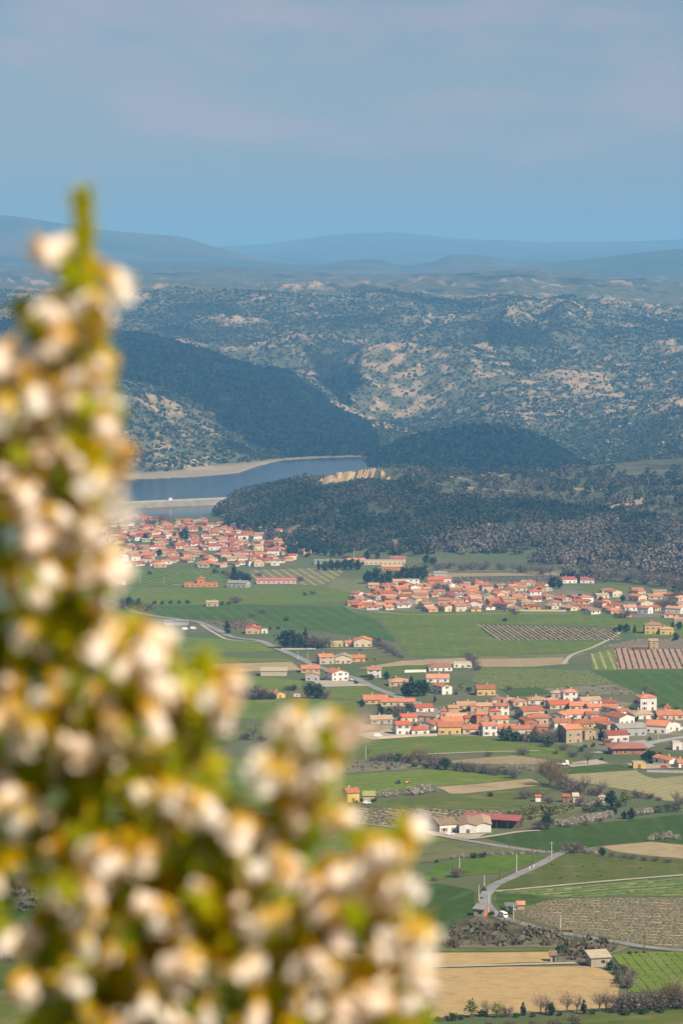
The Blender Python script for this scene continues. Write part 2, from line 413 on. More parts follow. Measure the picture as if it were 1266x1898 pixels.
wd = mixrgb(n, l, ramp(n, l, noise(n, l, .05, 4, .6), .38, .6), (.016, .03, .018), (.035, .045, .026))
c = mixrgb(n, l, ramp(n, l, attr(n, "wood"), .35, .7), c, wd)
c = mixrgb(n, l, attr(n, "shore"), c, (.38, .3, .2))
fr = mixrgb(n, l, ramp(n, l, noise(n, l, .0012, 5, .6), .42, .6), (.05, .065, .035), (.11, .1, .06))
c = mixrgb(n, l, attr(n, "far"), c, fr)
l.new(c, b.inputs["Base Color"])
nr, nc = len(rows), len(cols)
idx = np.arange(nr * nc).reshape(nr, nc)
quads = np.stack([idx[:-1, :-1], idx[:-1, 1:], idx[1:, 1:], idx[1:, :-1]], -1).reshape(-1, 4)
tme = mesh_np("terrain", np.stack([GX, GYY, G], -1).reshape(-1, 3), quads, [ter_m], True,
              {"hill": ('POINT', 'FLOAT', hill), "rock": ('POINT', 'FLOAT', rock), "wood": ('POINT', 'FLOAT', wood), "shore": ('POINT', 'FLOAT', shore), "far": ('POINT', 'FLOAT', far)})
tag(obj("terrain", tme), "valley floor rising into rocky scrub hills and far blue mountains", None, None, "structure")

# ---- water
wm, n, l, b = nmat("lake_water")
b.inputs["Base Color"].default_value = (.01, .022, .035, 1); b.inputs["Roughness"].default_value = .12; b.inputs["IOR"].default_value = 1.33
bp = n.new("ShaderNodeBump"); bp.inputs["Strength"].default_value = .35; bp.inputs["Distance"].default_value = .4
l.new(noise(n, l, .35, 3), bp.inputs["Height"]); l.new(bp.outputs[0], b.inputs["Normal"])
lw = [(-1600, 3600), (-90, 3600), (60, 4000), (110, 5100), (-1600, 5100)]
tag(obj("lake", mesh_py("lake", [(x, y, WATER_Z) for x, y in lw], [tuple(range(5))], [wm])), "dark blue reservoir lake between the wooded ridge and the far town", None, None, "structure")

# ---- shrubs and woods: joined small clumps, far too many to count
def clump(nq, size, sx, sz, seed, zc=.5):
    g = np.random.default_rng(seed)
    p = g.normal(size=(nq, 3)); p /= np.linalg.norm(p, axis=1)[:, None]
    p *= g.uniform(.55, 1, nq)[:, None] ** .6
    p = p * np.array([sx, sx, sz]) + np.array([0, 0, zc])
    a = g.normal(size=(nq, 3)); a /= np.linalg.norm(a, axis=1)[:, None]
    bb = np.cross(a, g.normal(size=(nq, 3))); bb /= np.linalg.norm(bb, axis=1)[:, None]
    s = size * g.uniform(.6, 1.3, nq)[:, None]
    V = np.stack([p - a * s, p + bb * s * .8, p + a * s, p - bb * s * .8], 1).reshape(-1, 3)
    return V, np.arange(nq * 4).reshape(-1, 4)

def scatter(name, pts, sizes, protos, mat_, asp=None, gvar=None):
    Vs, Fs, cs, base = [], [], [], 0
    which = rng.integers(0, len(protos), len(pts)); ang = rng.uniform(0, 6.283, len(pts)); var = rng.uniform(0, 1, len(pts))
    if gvar is not None: var = gvar
    if asp is not None: var = np.clip(.5 + asp * (1.3 * perlin(pts[:, 0] / 110 + 2, pts[:, 1] / 170) + .6 * perlin(pts[:, 0] / 45, pts[:, 1] / 70 + 5)) + .15 * rng.normal(size=len(pts)), 0, 1)
    for k, (V, Fq) in enumerate(protos):
        s = which == k
        P, S, A = pts[s], sizes[s], ang[s]
        if not len(P): continue
        ca, sa = np.cos(A)[:, None], np.sin(A)[:, None]
        x = (V[None, :, 0] * ca - V[None, :, 1] * sa) * S[:, None]; y = (V[None, :, 0] * sa + V[None, :, 1] * ca) * S[:, None]; z = V[None, :, 2] * S[:, None]
        W = np.stack([x + P[:, None, 0], y + P[:, None, 1], z + P[:, None, 2]], -1)
        Vs.append(W.reshape(-1, 3)); Fs.append((Fq[None] + (np.arange(len(P)) * len(V))[:, None, None]).reshape(-1, Fq.shape[1]) + base)
        cs.append(np.repeat(var[s], len(Fq))); base += len(P) * len(V)
    me = mesh_np(name, np.concatenate(Vs), np.concatenate(Fs), [mat_], False, {"var": ('FACE', 'FLOAT', np.concatenate(cs))})
    return me

def varmat(name, stops, rough=.9, transl=0.0):
    m, n, l, b = nmat(name)
    b.inputs["Roughness"].default_value = rough; b.inputs["Specular IOR Level"].default_value = .1
    a = n.new("ShaderNodeAttribute"); a.attribute_name = "var"
    r_ = n.new("ShaderNodeValToRGB")
    els = r_.color_ramp.elements
    els[0].position = 0; els[0].color = (*stops[0], 1); els[1].position = 1; els[1].color = (*stops[-1], 1)
    for i, cc in enumerate(stops[1:-1]):
        e = els.new((i + 1) / (len(stops) - 1)); e.color = (*cc, 1)
    l.new(a.outputs["Fac"], r_.inputs[0]); l.new(r_.outputs[0], b.inputs["Base Color"])
    return m

def hillpoints(nn, y0, y1, fn):
    """random ground points inside a bit more than the frame, kept with the probability of fn(row, col)"""
    Y = np.sqrt(rng.uniform(y0 ** 2, y1 ** 2, nn)); px = rng.uniform(-80, 1350, nn)
    X = (px - CX) / F * Y
    j = np.clip(np.searchsorted(cols, px) - 1, 0, nc - 2); i = np.clip(np.searchsorted(rows, Y) - 1, 0, nr - 2)
    k = rng.uniform(0, 1, nn) < fn[i, j]
    return np.stack([X[k], Y[k], heights(X[k], Y[k])], -1)

sh_m = varmat("maquis_scrub", [(.02, .036, .02), (.034, .05, .026), (.05, .062, .03), (.075, .078, .04)])
wd_m = varmat("bare_oak_wood", [(.012, .026, .017), (.025, .041, .024), (.055, .062, .036), (.11, .095, .068), (.18, .148, .112)])
cf_m = varmat("shade_painted_evergreen_oak", [(.006, .02, .015), (.01, .026, .018), (.017, .034, .021)])  # evergreen leaf colour with the cloud shadow over ridge and hill mixed in
protos_s = [clump(7, .55, .75, .5, 100 + i, .35) for i in range(5)]
protos_w = [clump(46, .15, .42, .44, 200 + i, .55) for i in range(6)]
dry = (G > WATER_Z + .5) & (shore < .3)
fdens = hill * dry * (.3 + .6 * wood - .12 * rock)
pts = hillpoints(170000, 4150, 7800, np.where(PXG > -100, fdens, 0))
vis = pts[:, 1] > 0
tag(obj("hillside_scrub", scatter("hillside_scrub", pts, rng.uniform(1.6, 5.0, len(pts)) ** 1.08, protos_s, sh_m, .3)), "dark maquis scrub dotted over the rocky hillsides", None, None, "stuff")
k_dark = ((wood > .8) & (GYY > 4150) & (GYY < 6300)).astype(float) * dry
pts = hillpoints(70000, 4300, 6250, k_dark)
tag(obj("shade_painted_evergreen_wood", scatter("shade_painted_evergreen_wood", pts, rng.uniform(5, 9, len(pts)), protos_s, cf_m)), "dense evergreen wood painted cloud-shadow dark, covering the ridge and the low rounded hill", None, None, "stuff")
CLIFF_KEEP = [(575, 868), (720, 862), (722, 885), (600, 912)]
ncl = ~(inpoly(PXG, PYG, CLIFF_KEEP) & (GYY < 4000)) & ~inpoly(PXG, PYG, [(560, 1026), (700, 1030), (835, 1034), (1000, 1050), (1000, 1100), (560, 1100)])
wood_d = wf.astype(float) * dry * np.clip((G - base_z[:, None] - .3 + 2.5 * n2) / 1.5, 0, 1) * (1 - spot) * np.clip(.75 + .8 * n2, .15, 1) * (.05 + .95 * wtop) * ncl
pts = hillpoints(34000, 2600, 4250, wood_d)
_i = np.clip(np.searchsorted(rows, pts[:, 1]) - 1, 0, nr - 2); _j = np.clip(np.searchsorted(cols, CX + F * pts[:, 0] / pts[:, 1]) - 1, 0, nc - 2)
wvar = np.clip(.44 + .38 * brn[_i, _j] + .1 * olv[_i, _j] + .42 * perlin(pts[:, 0] / 90 + 2, pts[:, 1] / 150) + .2 * perlin(pts[:, 0] / 32, pts[:, 1] / 60 + 5) + .07 * rng.normal(size=len(pts)), 0, 1)
tag(obj("valley_side_wood", scatter("valley_side_wood", pts, rng.uniform(6, 12, len(pts)), protos_w, wd_m, None, wvar)), "grey brown leafless wood on the low hill behind the villages", None, None, "stuff")

# scattered granite boulders
def boulder(seed):
    g = np.random.default_rng(seed)
    t = (1 + 5 ** .5) / 2
    V = np.array([(-1, t, 0), (1, t, 0), (-1, -t, 0), (1, -t, 0), (0, -1, t), (0, 1, t), (0, -1, -t), (0, 1, -t), (t, 0, -1), (t, 0, 1), (-t, 0, -1), (-t, 0, 1)]) / 1.9
    V *= g.uniform(.7, 1.25, (12, 1)); V[:, 2] *= .8
    return V, np.array([(0, 11, 5), (0, 5, 1), (0, 1, 7), (0, 7, 10), (0, 10, 11), (1, 5, 9), (5, 11, 4), (11, 10, 2), (10, 7, 6), (7, 1, 8), (3, 9, 4), (3, 4, 2), (3, 2, 6), (3, 6, 8), (3, 8, 9), (4, 9, 5), (2, 4, 11), (6, 2, 10), (8, 6, 7), (9, 8, 1)])
bo_m = varmat("weathered_granite", [(.2, .15, .1), (.3, .22, .14), (.38, .28, .18)])
pts = hillpoints(60000, 4300, 8600, np.clip(rock - .3, 0, 1) * hill * dry * np.clip(.35 + 1.2 * n3, 0, 1))
tag(obj("granite_boulders", scatter("granite_boulders", pts, np.exp(rng.normal(.85, .45, len(pts))), [boulder(i) for i in range(5)], bo_m)), "pale granite boulders and outcrops scattered over the hillsides", None, None, "stuff")
# ------------------------------------------------------------------ fields, lanes, vineyards
def ground_pt(px, py):
    p = at(px, py); return (p.x, p.y)

def densify(poly, step=9):
    out = []
    n_ = len(poly)
    for i in range(n_):
        a, b2 = poly[i], poly[(i + 1) % n_]
        L = math.hypot(b2[0] - a[0], b2[1] - a[1]); k = max(1, int(L / step))
        for t in range(k): out.append((a[0] + (b2[0] - a[0]) * t / k, a[1] + (b2[1] - a[1]) * t / k))
    return out

import bmesh
def sheet(name, poly_w, off, mat_, step=14.0, wob=0.0):
    """flat polygon (world x, y) cut every few metres and laid on the plain"""
    bm = bmesh.new()
    P = poly_w
    if wob:
        P = [(x + wob * float(perlin(np.array([x / 17.]), np.array([y / 17.]))[0]), y + wob * 1.6 * float(perlin(np.array([x / 17. + 50]), np.array([y / 17.]))[0])) for x, y in densify(P, 10)]
    f_ = bm.faces.new([bm.verts.new((x, y, 0)) for x, y in P])
    ys = [p[1] for p in P]
    bmesh.ops.triangulate(bm, faces=[f_])
    y = math.ceil(min(ys) / step) * step
    while y < max(ys):
        geom = bm.verts[:] + bm.edges[:] + bm.faces[:]
        bmesh.ops.bisect_plane(bm, geom=geom, plane_co=(0, y, 0), plane_no=(0, 1, 0))
        y += step
    Z = zp(np.array([v.co.y for v in bm.verts]))
    for v, z in zip(bm.verts, Z): v.co.z = z + off
    bmesh.ops.recalc_face_normals(bm, faces=bm.faces[:])
    if sum(f.normal.z for f in bm.faces) < 0: bmesh.ops.reverse_faces(bm, faces=bm.faces[:])
    me = bpy.data.meshes.new(name); bm.to_mesh(me); bm.free()
    me.materials.append(mat_)
    return me

def field_mat(name, c1, c2, c3=None, stripe=None, srot=0.0, sc=.02):
    m, n, l, b = nmat(name)
    b.inputs["Roughness"].default_value = .95; b.inputs["Specular IOR Level"].default_value = .1
    c = mixrgb(n, l, ramp(n, l, noise(n, l, sc, 4, .6), .34, .66), c1, c2)
    c = mixrgb(n, l, ramp(n, l, noise(n, l, .22, 4, .7), .45, .75), c, tuple(x * .68 for x in c1))
    if c3:
        c = mixrgb(n, l, ramp(n, l, noise(n, l, .055, 4, .7), .56, .66), c, c3)
    if 'sandy' not in name:      # drill lines and tractor tracks, each field in its own direction
        g = n.new("ShaderNodeNewGeometry"); oi = n.new("ShaderNodeObjectInfo"); mm = n.new("ShaderNodeMath"); mm.operation = 'MULTIPLY'; mm.inputs[1].default_value = 3.14; l.new(oi.outputs["Random"], mm.inputs[0])
        vr = n.new("ShaderNodeVectorRotate"); vr.rotation_type = 'Z_AXIS'; l.new(g.outputs["Position"], vr.inputs["Vector"]); l.new(mm.outputs[0], vr.inputs["Angle"])
        w = n.new("ShaderNodeTexWave"); w.inputs["Scale"].default_value = .026; w.inputs["Distortion"].default_value = 2.5; w.inputs["Detail"].default_value = 3; w.inputs["Detail Scale"].default_value = .12; l.new(vr.outputs[0], w.inputs[0])
        w2 = n.new("ShaderNodeMath"); w2.operation = 'MULTIPLY'; l.new(ramp(n, l, w.outputs[1], .72, 1.0), w2.inputs[0]); l.new(ramp(n, l, noise(n, l, .03, 3), .38, .62), w2.inputs[1])
        w3 = n.new("ShaderNodeMath"); w3.operation = 'MULTIPLY'; w3.inputs[1].default_value = .55; l.new(w2.outputs[0], w3.inputs[0])
        c = mixrgb(n, l, w3.outputs[0], c, tuple(min(.5, x * .75 + .05) for x in c2))
        hs = n.new("ShaderNodeHueSaturation"); mr_ = n.new("ShaderNodeMapRange"); mr_.inputs[3].default_value = .88; mr_.inputs[4].default_value = 1.14; l.new(oi.outputs["Random"], mr_.inputs[0]); l.new(mr_.outputs[0], hs.inputs["Value"]); l.new(c, hs.inputs["Color"]); c = hs.outputs[0]
    if stripe:
        g = n.new("ShaderNodeNewGeometry"); mp_ = n.new("ShaderNodeMapping"); mp_.inputs["Rotation"].default_value = (0, 0, srot)
        l.new(g.outputs["Position"], mp_.inputs[0])
        w = n.new("ShaderNodeTexWave"); w.inputs["Scale"].default_value = stripe; w.inputs["Distortion"].default_value = 5; w.inputs["Detail"].default_value = 3; w.inputs["Detail Scale"].default_value = .25
        l.new(mp_.outputs[0], w.inputs[0])
        c = mixrgb(n, l, ramp(n, l, w.outputs[1], .0, .3), tuple(x * .88 for x in c2), c)
    l.new(c, b.inputs["Base Color"])
    return m
FM = {
 'green': field_mat("young_wheat", (.105, .155, .016), (.145, .182, .022), (.18, .182, .04)),
 'bright': field_mat("bright_clover", (.085, .155, .008), (.11, .175, .012)),
 'deep': field_mat("deep_green_crop", (.045, .088, .007), (.066, .108, .011)),
 'pasture': field_mat("rough_pasture", (.088, .115, .014), (.125, .14, .024), (.165, .15, .045)),
 'olive': field_mat("fallow_olive", (.14, .15, .05), (.18, .17, .07), (.1, .12, .04)),
 'sand': field_mat("ploughed_sandy_soil", (.42, .285, .12), (.47, .325, .145), None, .05, 1.5),
 'tan': field_mat("harrowed_tan_soil", (.33, .25, .13), (.37, .28, .15), (.25, .2, .1)),
 'stubble': field_mat("pale_stubble", (.34, .28, .14), (.29, .26, .12), (.2, .2, .08), .055, .5),
 'brown': field_mat("brown_vineyard_soil", (.185, .16, .08), (.225, .185, .095), (.15, .152, .06)),
 'pink': field_mat("pinkish_vineyard_soil", (.33, .22, .14), (.36, .24, .16)),
 'scrub': field_mat("rough_scrub_ground", (.15, .135, .075), (.21, .18, .11), (.08, .1, .035)),
 'lime': field_mat("vine_grass", (.13, .165, .035), (.17, .19, .05), (.1, .14, .03)),
}
NICE = {'green': "young green wheat field", 'bright': "bright green clover field", 'deep': "deep green crop field", 'pasture': "rough green pasture", 'olive': "yellowish fallow field",
        'sand': "ploughed sandy ochre field", 'tan': "harrowed tan field", 'stubble': "pale stubble field", 'brown': "brown vineyard soil", 'pink': "pinkish vineyard soil", 'scrub': "rough scrub ground", 'lime': "yellow-green grassed vineyard"}
FIELDS = [
 ('sand', "with curved end beside the stone hut", [(700, 1801), (790, 1795), (1090, 1790), (1121, 1797), (1143, 1812), (1149, 1835), (1141, 1868), (1042, 1874), (963, 1878), (884, 1881), (805, 1888), (600, 1898), (560, 1830)]),
 ('sand', "above the farm track, narrow strip", [(640, 1768), (829, 1766), (1030, 1765), (1027, 1782), (813, 1790), (640, 1797)]),
 ('pasture', "thin strip below the orchard", [(640, 1757), (830, 1758), (1040, 1757), (1035, 1763), (829, 1764), (640, 1766)]),
 ('scrub', "under the bare orchard by the van", [(826, 1737), (841, 1718), (880, 1701), (932, 1709), (963, 1709), (1003, 1718), (1050, 1732), (1120, 1748), (1166, 1756), (1140, 1768), (1090, 1783), (1035, 1783), (1042, 1757), (828, 1757)]),
 ('green', "with dark vine rows right of the stone hut", [(1133, 1770), (1290, 1764), (1300, 1825), (1250, 1835), (1200, 1842), (1165, 1842), (1161, 1797), (1137, 1778)]),
 ('pasture', "along the bottom edge", [(1010, 1892), (1137, 1874), (1320, 1868), (1330, 1960), (900, 1960), (880, 1900)]),
 ('brown', "large, right of the white van", [(973, 1682), (1011, 1668), (1082, 1664), (1320, 1665), (1320, 1764), (1161, 1748), (1078, 1733), (1042, 1723), (990, 1706), (969, 1694)]),
 ('lime', "long wedge above the brown vineyard", [(922, 1653), (1320, 1621), (1320, 1663), (1161, 1661), (1042, 1664), (987, 1659)]),
 ('deep', "small wedge inside the road bend", [(912, 1656), (987, 1660), (1030, 1667), (975, 1681), (934, 1685), (914, 1674)]),
 ('pasture', "right of the winding road", [(924, 1649), (995, 1606), (1036, 1587), (1056, 1583), (1119, 1588), (1166, 1586), (1320, 1600), (1320, 1617), (1150, 1632)]),
 ('tan', "right edge above the pasture", [(1116, 1569), (1207, 1560), (1320, 1572), (1320, 1597), (1198, 1585), (1134, 1577)]),
 ('deep', "wide, below the blossom hedge", [(898, 1552), (1002, 1539), (1033, 1533), (1134, 1523), (1320, 1504), (1320, 1570), (1207, 1559), (1116, 1567), (1046, 1578), (1002, 1575), (945, 1566)]),
 ('bright', "left of the winding road", [(640, 1640), (768, 1631), (816, 1600), (904, 1588), (1008, 1585), (986, 1598), (923, 1619), (866, 1624), (797, 1632)]),
 ('deep', "dark, left of the road bend", [(600, 1644), (771, 1636), (816, 1639), (878, 1650), (890, 1680), (880, 1700), (843, 1715), (826, 1732), (700, 1742), (600, 1740)]),
 ('olive', "strip above the bright clover", [(500, 1588), (794, 1564), (841, 1561), (936, 1571), (990, 1577), (904, 1584), (825, 1593), (800, 1598), (500, 1604)]),
 ('green', "left of the white barn", [(500, 1527), (700, 1533), (784, 1546), (841, 1558), (790, 1562), (500, 1583)]),
 ('brown', "behind the white barn", [(560, 1503), (683, 1497), (936, 1503), (930, 1512), (857, 1515), (806, 1522), (778, 1533), (700, 1530), (560, 1520)]),
 ('olive', "shrubby patch right of the red roof", [(917, 1514), (992, 1498), (1078, 1496), (1068, 1504), (992, 1523), (929, 1526)]),
 ('pasture', "above the barn vineyard", [(640, 1494), (683, 1488), (810, 1474), (863, 1473), (1006, 1457), (1045, 1458), (1000, 1481), (968, 1495), (873, 1502), (727, 1499)]),
 ('tan', "long strip above the barn", [(808, 1460), (986, 1444), (1007, 1456), (860, 1472), (835, 1472)]),
 ('green', "with a yellow bale trailer", [(600, 1440), (772, 1427), (841, 1428), (986, 1443), (808, 1458), (797, 1454), (746, 1463), (692, 1469), (600, 1466)]),
 ('tan', "small, below the near village", [(832, 1411), (952, 1400), (1020, 1409), (1000, 1417), (904, 1417), (841, 1414)]),
 ('scrub', "strip of weeds left of the hedge", [(600, 1412), (690, 1409), (790, 1416), (780, 1424), (640, 1434), (600, 1434)]),
 ('stubble', "wide, below the red-walled house", [(1050, 1436), (1179, 1428), (1201, 1441), (1320, 1462), (1320, 1490), (1233, 1484), (1198, 1472), (1119, 1457), (1056, 1448)]),
 ('stubble', "right edge beside the lane", [(1215, 1443), (1320, 1434), (1320, 1458), (1250, 1451)]),
 ('deep', "narrow, above the stubble", [(1043, 1424), (1150, 1417), (1177, 1427), (1052, 1435)]),
 ('green', "in front of the near village", [(560, 1352), (658, 1359), (700, 1371), (812, 1364), (893, 1364), (960, 1376), (1020, 1384), (1070, 1400), (1060, 1412), (1020, 1407), (952, 1399), (903, 1396), (792, 1399), (746, 1401), (690, 1404), (560, 1402)]),
 ('green', "directly below the far town", [(120, 1053), (425, 1057), (430, 1076), (400, 1086), (120, 1086)]),
 ('olive', "vine plot beside the long red barn", [(460, 1057), (600, 1053), (640, 1056), (625, 1070), (595, 1086), (550, 1084), (475, 1078)]),
 ('green', "below the yellow farm", [(120, 1088), (440, 1090), (600, 1087), (655, 1100), (640, 1118), (530, 1120), (290, 1121), (120, 1115)]),
 ('olive', "pale, left of the mid village", [(590, 1100), (620, 1073), (690, 1073), (688, 1092), (650, 1100)]),
 ('deep', "left, above the country road", [(270, 1123), (460, 1121), (640, 1124), (650, 1136), (700, 1150), (735, 1190), (600, 1170), (490, 1160), (465, 1147), (390, 1149), (300, 1146)]),
 ('brown', "small dark vine plot by the cypress", [(390, 1153), (459, 1148), (487, 1163), (430, 1169)]),
 ('green', "largest, below the mid village", [(645, 1134), (890, 1133), (1120, 1134), (1170, 1148), (1142, 1164), (1090, 1160), (882, 1156), (917, 1187), (1128, 1188), (1100, 1207), (930, 1215), (760, 1218), (740, 1190), (705, 1148)]),
 ('brown', "with pale stripes in the largest field", [(883, 1157), (1142, 1166), (1153, 1187), (920, 1187)]),
 ('olive', "strip under the largest field", [(866, 1216), (930, 1216), (1100, 1209), (1050, 1222), (880, 1223)]),
 ('tan', "pinkish bare strip in the centre", [(878, 1222), (1043, 1219), (1056, 1230), (992, 1236), (890, 1236)]),
 ('lime', "striped, behind the near village", [(897, 1237), (1093, 1243), (1140, 1267), (1005, 1275), (930, 1277), (870, 1262)]),
 ('deep', "small patch behind the near village", [(926, 1278), (992, 1273), (1020, 1285), (950, 1292)]),
 ('pink', "with regular rows at the right edge", [(1141, 1202), (1320, 1204), (1320, 1239), (1146, 1241)]),
 ('green', "young vine plot left of the pink rows", [(1096, 1212), (1139, 1202), (1144, 1241), (1099, 1241)]),
 ('deep', "right edge behind the near village", [(1097, 1244), (1320, 1241), (1320, 1313), (1230, 1313), (1160, 1313), (1195, 1288), (1150, 1268)]),
 ('scrub', "greyish vines below the yellow mansion", [(1112, 1199), (1185, 1185), (1320, 1183), (1320, 1203), (1139, 1201)]),
 ('scrub', "pale fallow behind the village roofs", [(1000, 1276), (1140, 1269), (1190, 1288), (1060, 1290)]),
 ('tan', "long strip beside the hamlet", [(660, 1240), (746, 1225), (868, 1219), (872, 1231), (750, 1234)]),
 ('tan', "brown strip left of the country road", [(380, 1231), (540, 1227), (560, 1242), (440, 1245), (380, 1242)]),
 ('green', "narrow strip left of the road", [(380, 1218), (530, 1221), (538, 1226), (380, 1229)]),
 ('green', "left of the road bend by the caravans", [(300, 1178), (430, 1186), (490, 1193), (510, 1207), (400, 1211), (300, 1208)]),
 ('green', "below the small yellow house", [(400, 1299), (600, 1295), (660, 1300), (668, 1330), (640, 1345), (560, 1337), (400, 1332)]),
 ('pasture', "hidden behind the heather", [(360, 1340), (560, 1343), (640, 1350), (600, 1352), (560, 1352), (360, 1390)]),
 ('green', "triangle beside the hamlet road", [(600, 1268), (672, 1270), (735, 1293), (690, 1300), (610, 1292)]),
 ('tan', "small triangle left of the village", [(600, 1338), (735, 1346), (720, 1353), (655, 1355), (600, 1352)]),
 ('tan', "strip at the foot of the wood", [(790, 1063), (1040, 1061), (1052, 1066), (800, 1070)]),
 ('brown', "vine plot at the foot of the wood", [(800, 1071), (1050, 1068), (1035, 1078), (830, 1080)]),
 ('pasture', "meadow by the red-roofed farms", [(1060, 1090), (1140, 1082), (1185, 1090), (1120, 1104)]),
 ('green', "right of the mid village", [(1100, 1150), (1320, 1150), (1320, 1180), (1180, 1180), (1150, 1166)]),
 ('pasture', "thin meadow above the tan strip", [(650, 1233), (760, 1222), (690, 1216), (600, 1218)]),
 ('green', "between the hamlet and the caravans", [(380, 1247), (500, 1256), (560, 1262), (560, 1276), (380, 1290)]),
 ('green', "between tan strip and hamlet houses", [(655, 1246), (752, 1236), (872, 1233), (868, 1240), (740, 1250), (660, 1252)]),
 ('green', "far left behind the heather", [(-200, 1400), (500, 1405), (560, 1440), (520, 1500), (-200, 1520)]),
 ('olive', "far left strip behind the heather", [(-200, 1522), (480, 1510), (480, 1580), (-200, 1640)]),
 ('deep', "bottom left corner behind the heather", [(-200, 1700), (560, 1650), (560, 1800), (300, 1840), (-200, 1830)]),
 ('pasture', "below the corner crop", [(-200, 1845), (300, 1850), (560, 1845), (600, 1905), (-200, 1960)]),
]
FOBJ = {}
for i, (fk, where, poly) in enumerate(FIELDS):
    pw = [ground_pt(*p) for p in poly]
    nm = {'brown': "vineyard", 'pink': "vineyard", 'lime': "vineyard", 'scrub': "scrub_ground", 'pasture': "pasture"}.get(fk, "field")
    o = obj(nm, sheet(nm, pw, .05 + .03 * (i % 5), FM[fk], wob=1.0 if pw[0][1] < 2000 else 1.6))
    tag(o, NICE[fk] + " " + where, None, None, "structure")
    FOBJ[where] = (o, pw)

def clip_rows(pw, direc, spacing):
    """parallel lines clipped to a polygon"""
    dx, dy = direc; L = math.hypot(dx, dy); dx, dy = dx / L, dy / L
    nx, ny = -dy, dx
    q = [(x * dx + y * dy, x * nx + y * ny) for x, y in pw]
    lo, hi = min(p[1] for p in q), max(p[1] for p in q)
    out = []; v = lo + spacing / 2
    while v < hi:
        xs = []
        for i in range(len(q)):
            a, b2 = q[i], q[(i + 1) % len(q)]
            if (a[1] > v) != (b2[1] > v): xs.append(a[0] + (v - a[1]) / (b2[1] - a[1]) * (b2[0] - a[0]))
        xs.sort()
        for k in range(0, len(xs) - 1, 2): out.append(((xs[k] * dx + v * nx, xs[k] * dy + v * ny), (xs[k + 1] * dx + v * nx, xs[k + 1] * dy + v * ny)))
        v += spacing
    return out

def vine_rows(where, pa, pb, spacing, h, w, mat_, gap=.12, seg=3.0, inset=.98):
    o, pw = FOBJ[where]
    a, b2 = ground_pt(*pa), ground_pt(*pb)
    V, Fq = [], []
    for (p, q) in clip_rows(pw, (b2[0] - a[0], b2[1] - a[1]), spacing):
        L = math.hypot(q[0] - p[0], q[1] - p[1])
        if L < 3: continue
        dx, dy = (q[0] - p[0]) / L, (q[1] - p[1]) / L
        t1 = R.uniform(0, seg)
        while t1 < L - seg:
            t0 = t1; t1 = t0 + seg * R.uniform(.5, 1.6)
            if R.random() < gap: continue
            hh = h * R.uniform(.55, 1.2); ww = w * R.uniform(.6, 1.2); j = R.uniform(-.15, .15)
            b0 = len(V)
            for t, top in ((t0, 0), (t1, 0)):
                x, y = p[0] + dx * t, p[1] + dy * t
                V += [(x - dy * ww / 2, y + dx * ww / 2, 0.), (x + dy * ww / 2, y - dx * ww / 2, 0.), (x - dy * (ww * .3 + j), y + dx * (ww * .3 + j), hh), (x + dy * (ww * .3 - j), y - dx * (ww * .3 - j), hh * R.uniform(.8, 1.1))]
            Fq += [(b0, b0 + 4, b0 + 6, b0 + 2), (b0 + 1, b0 + 3, b0 + 7, b0 + 5), (b0 + 2, b0 + 6, b0 + 7, b0 + 3), (b0, b0 + 2, b0 + 3, b0 + 1), (b0 + 4, b0 + 5, b0 + 7, b0 + 6)]
    V = np.array(V); V[:, 2] += zp(V[:, 1]) + .05
    c_ = obj("vine_row_mass", mesh_np("vine_row_mass", V, np.array(Fq), [mat_]), o)
    c_["kind"] = "stuff"
vm_dark = simple("vine_wood_dark", (.13, .092, .052), (.17, .125, .07), .4)
vm_grey = simple("vine_wood_greyish", (.13, .105, .075), (.18, .145, .1), .5)
vm_green = simple("vine_young_leaf", (.05, .1, .022), (.075, .12, .03), .4)
vm_straw = simple("straw_between_vines", (.36, .29, .15), (.29, .25, .12), .4)
vm_soil = simple("vine_stock", (.15, .125, .075), (.185, .155, .09), .5)
vm_pale = simple("pale_vine_stakes", (.34, .28, .2), (.42, .36, .27), .5)
vm_yel = simple("grass_between_vines", (.2, .21, .06), (.16, .18, .05), .4)
vine_rows("large, right of the white van", (1000, 1690), (1250, 1700), 2.9, .28, .34, vm_soil, .2, 1.3)
vine_rows("large, right of the white van", (1000, 1690), (1250, 1700), 5.8, .10, .42, vm_pale, .12, 7.0)
vine_rows("long wedge above the brown vineyard", (950, 1655), (1250, 1632), 5, .3, 1.6, vm_green, .25)
vine_rows("long wedge above the brown vineyard", (950, 1656), (1250, 1633), 7, .12, 1.3, vm_straw, .3)
vine_rows("with dark vine rows right of the stone hut", (1160, 1775), (1210, 1835), 2.6, .2, .5, vm_green, .15, 1.5)
vine_rows("behind the white barn", (640, 1503), (780, 1522), 7, .2, 2.2, vm_straw, .1)
vine_rows("behind the white barn", (640, 1501), (780, 1520), 3.5, .4, .5, vm_soil)
vine_rows("with pale stripes in the largest field", (890, 1158), (930, 1186), 7.0, .2, 1.7, vm_straw, .1)
vine_rows("with pale stripes in the largest field", (890, 1158), (930, 1186), 3.5, .8, .8, vm_dark)
vine_rows("with regular rows at the right edge", (1150, 1203), (1160, 1240), 4.2, .9, 1.1, vm_dark, .08)
vine_rows("young vine plot left of the pink rows", (1110, 1208), (1122, 1240), 6, .2, 2.0, vm_straw, .1)
vine_rows("striped, behind the near village", (900, 1240), (990, 1272), 5, .35, 1.2, vm_yel, .1)
vine_rows("vine plot beside the long red barn", (520, 1056), (560, 1082), 9, .3, 2.6, vm_straw, .1)
vine_rows("small dark vine plot by the cypress", (400, 1152), (440, 1167), 4, .9, 1.2, vm_dark, .1)
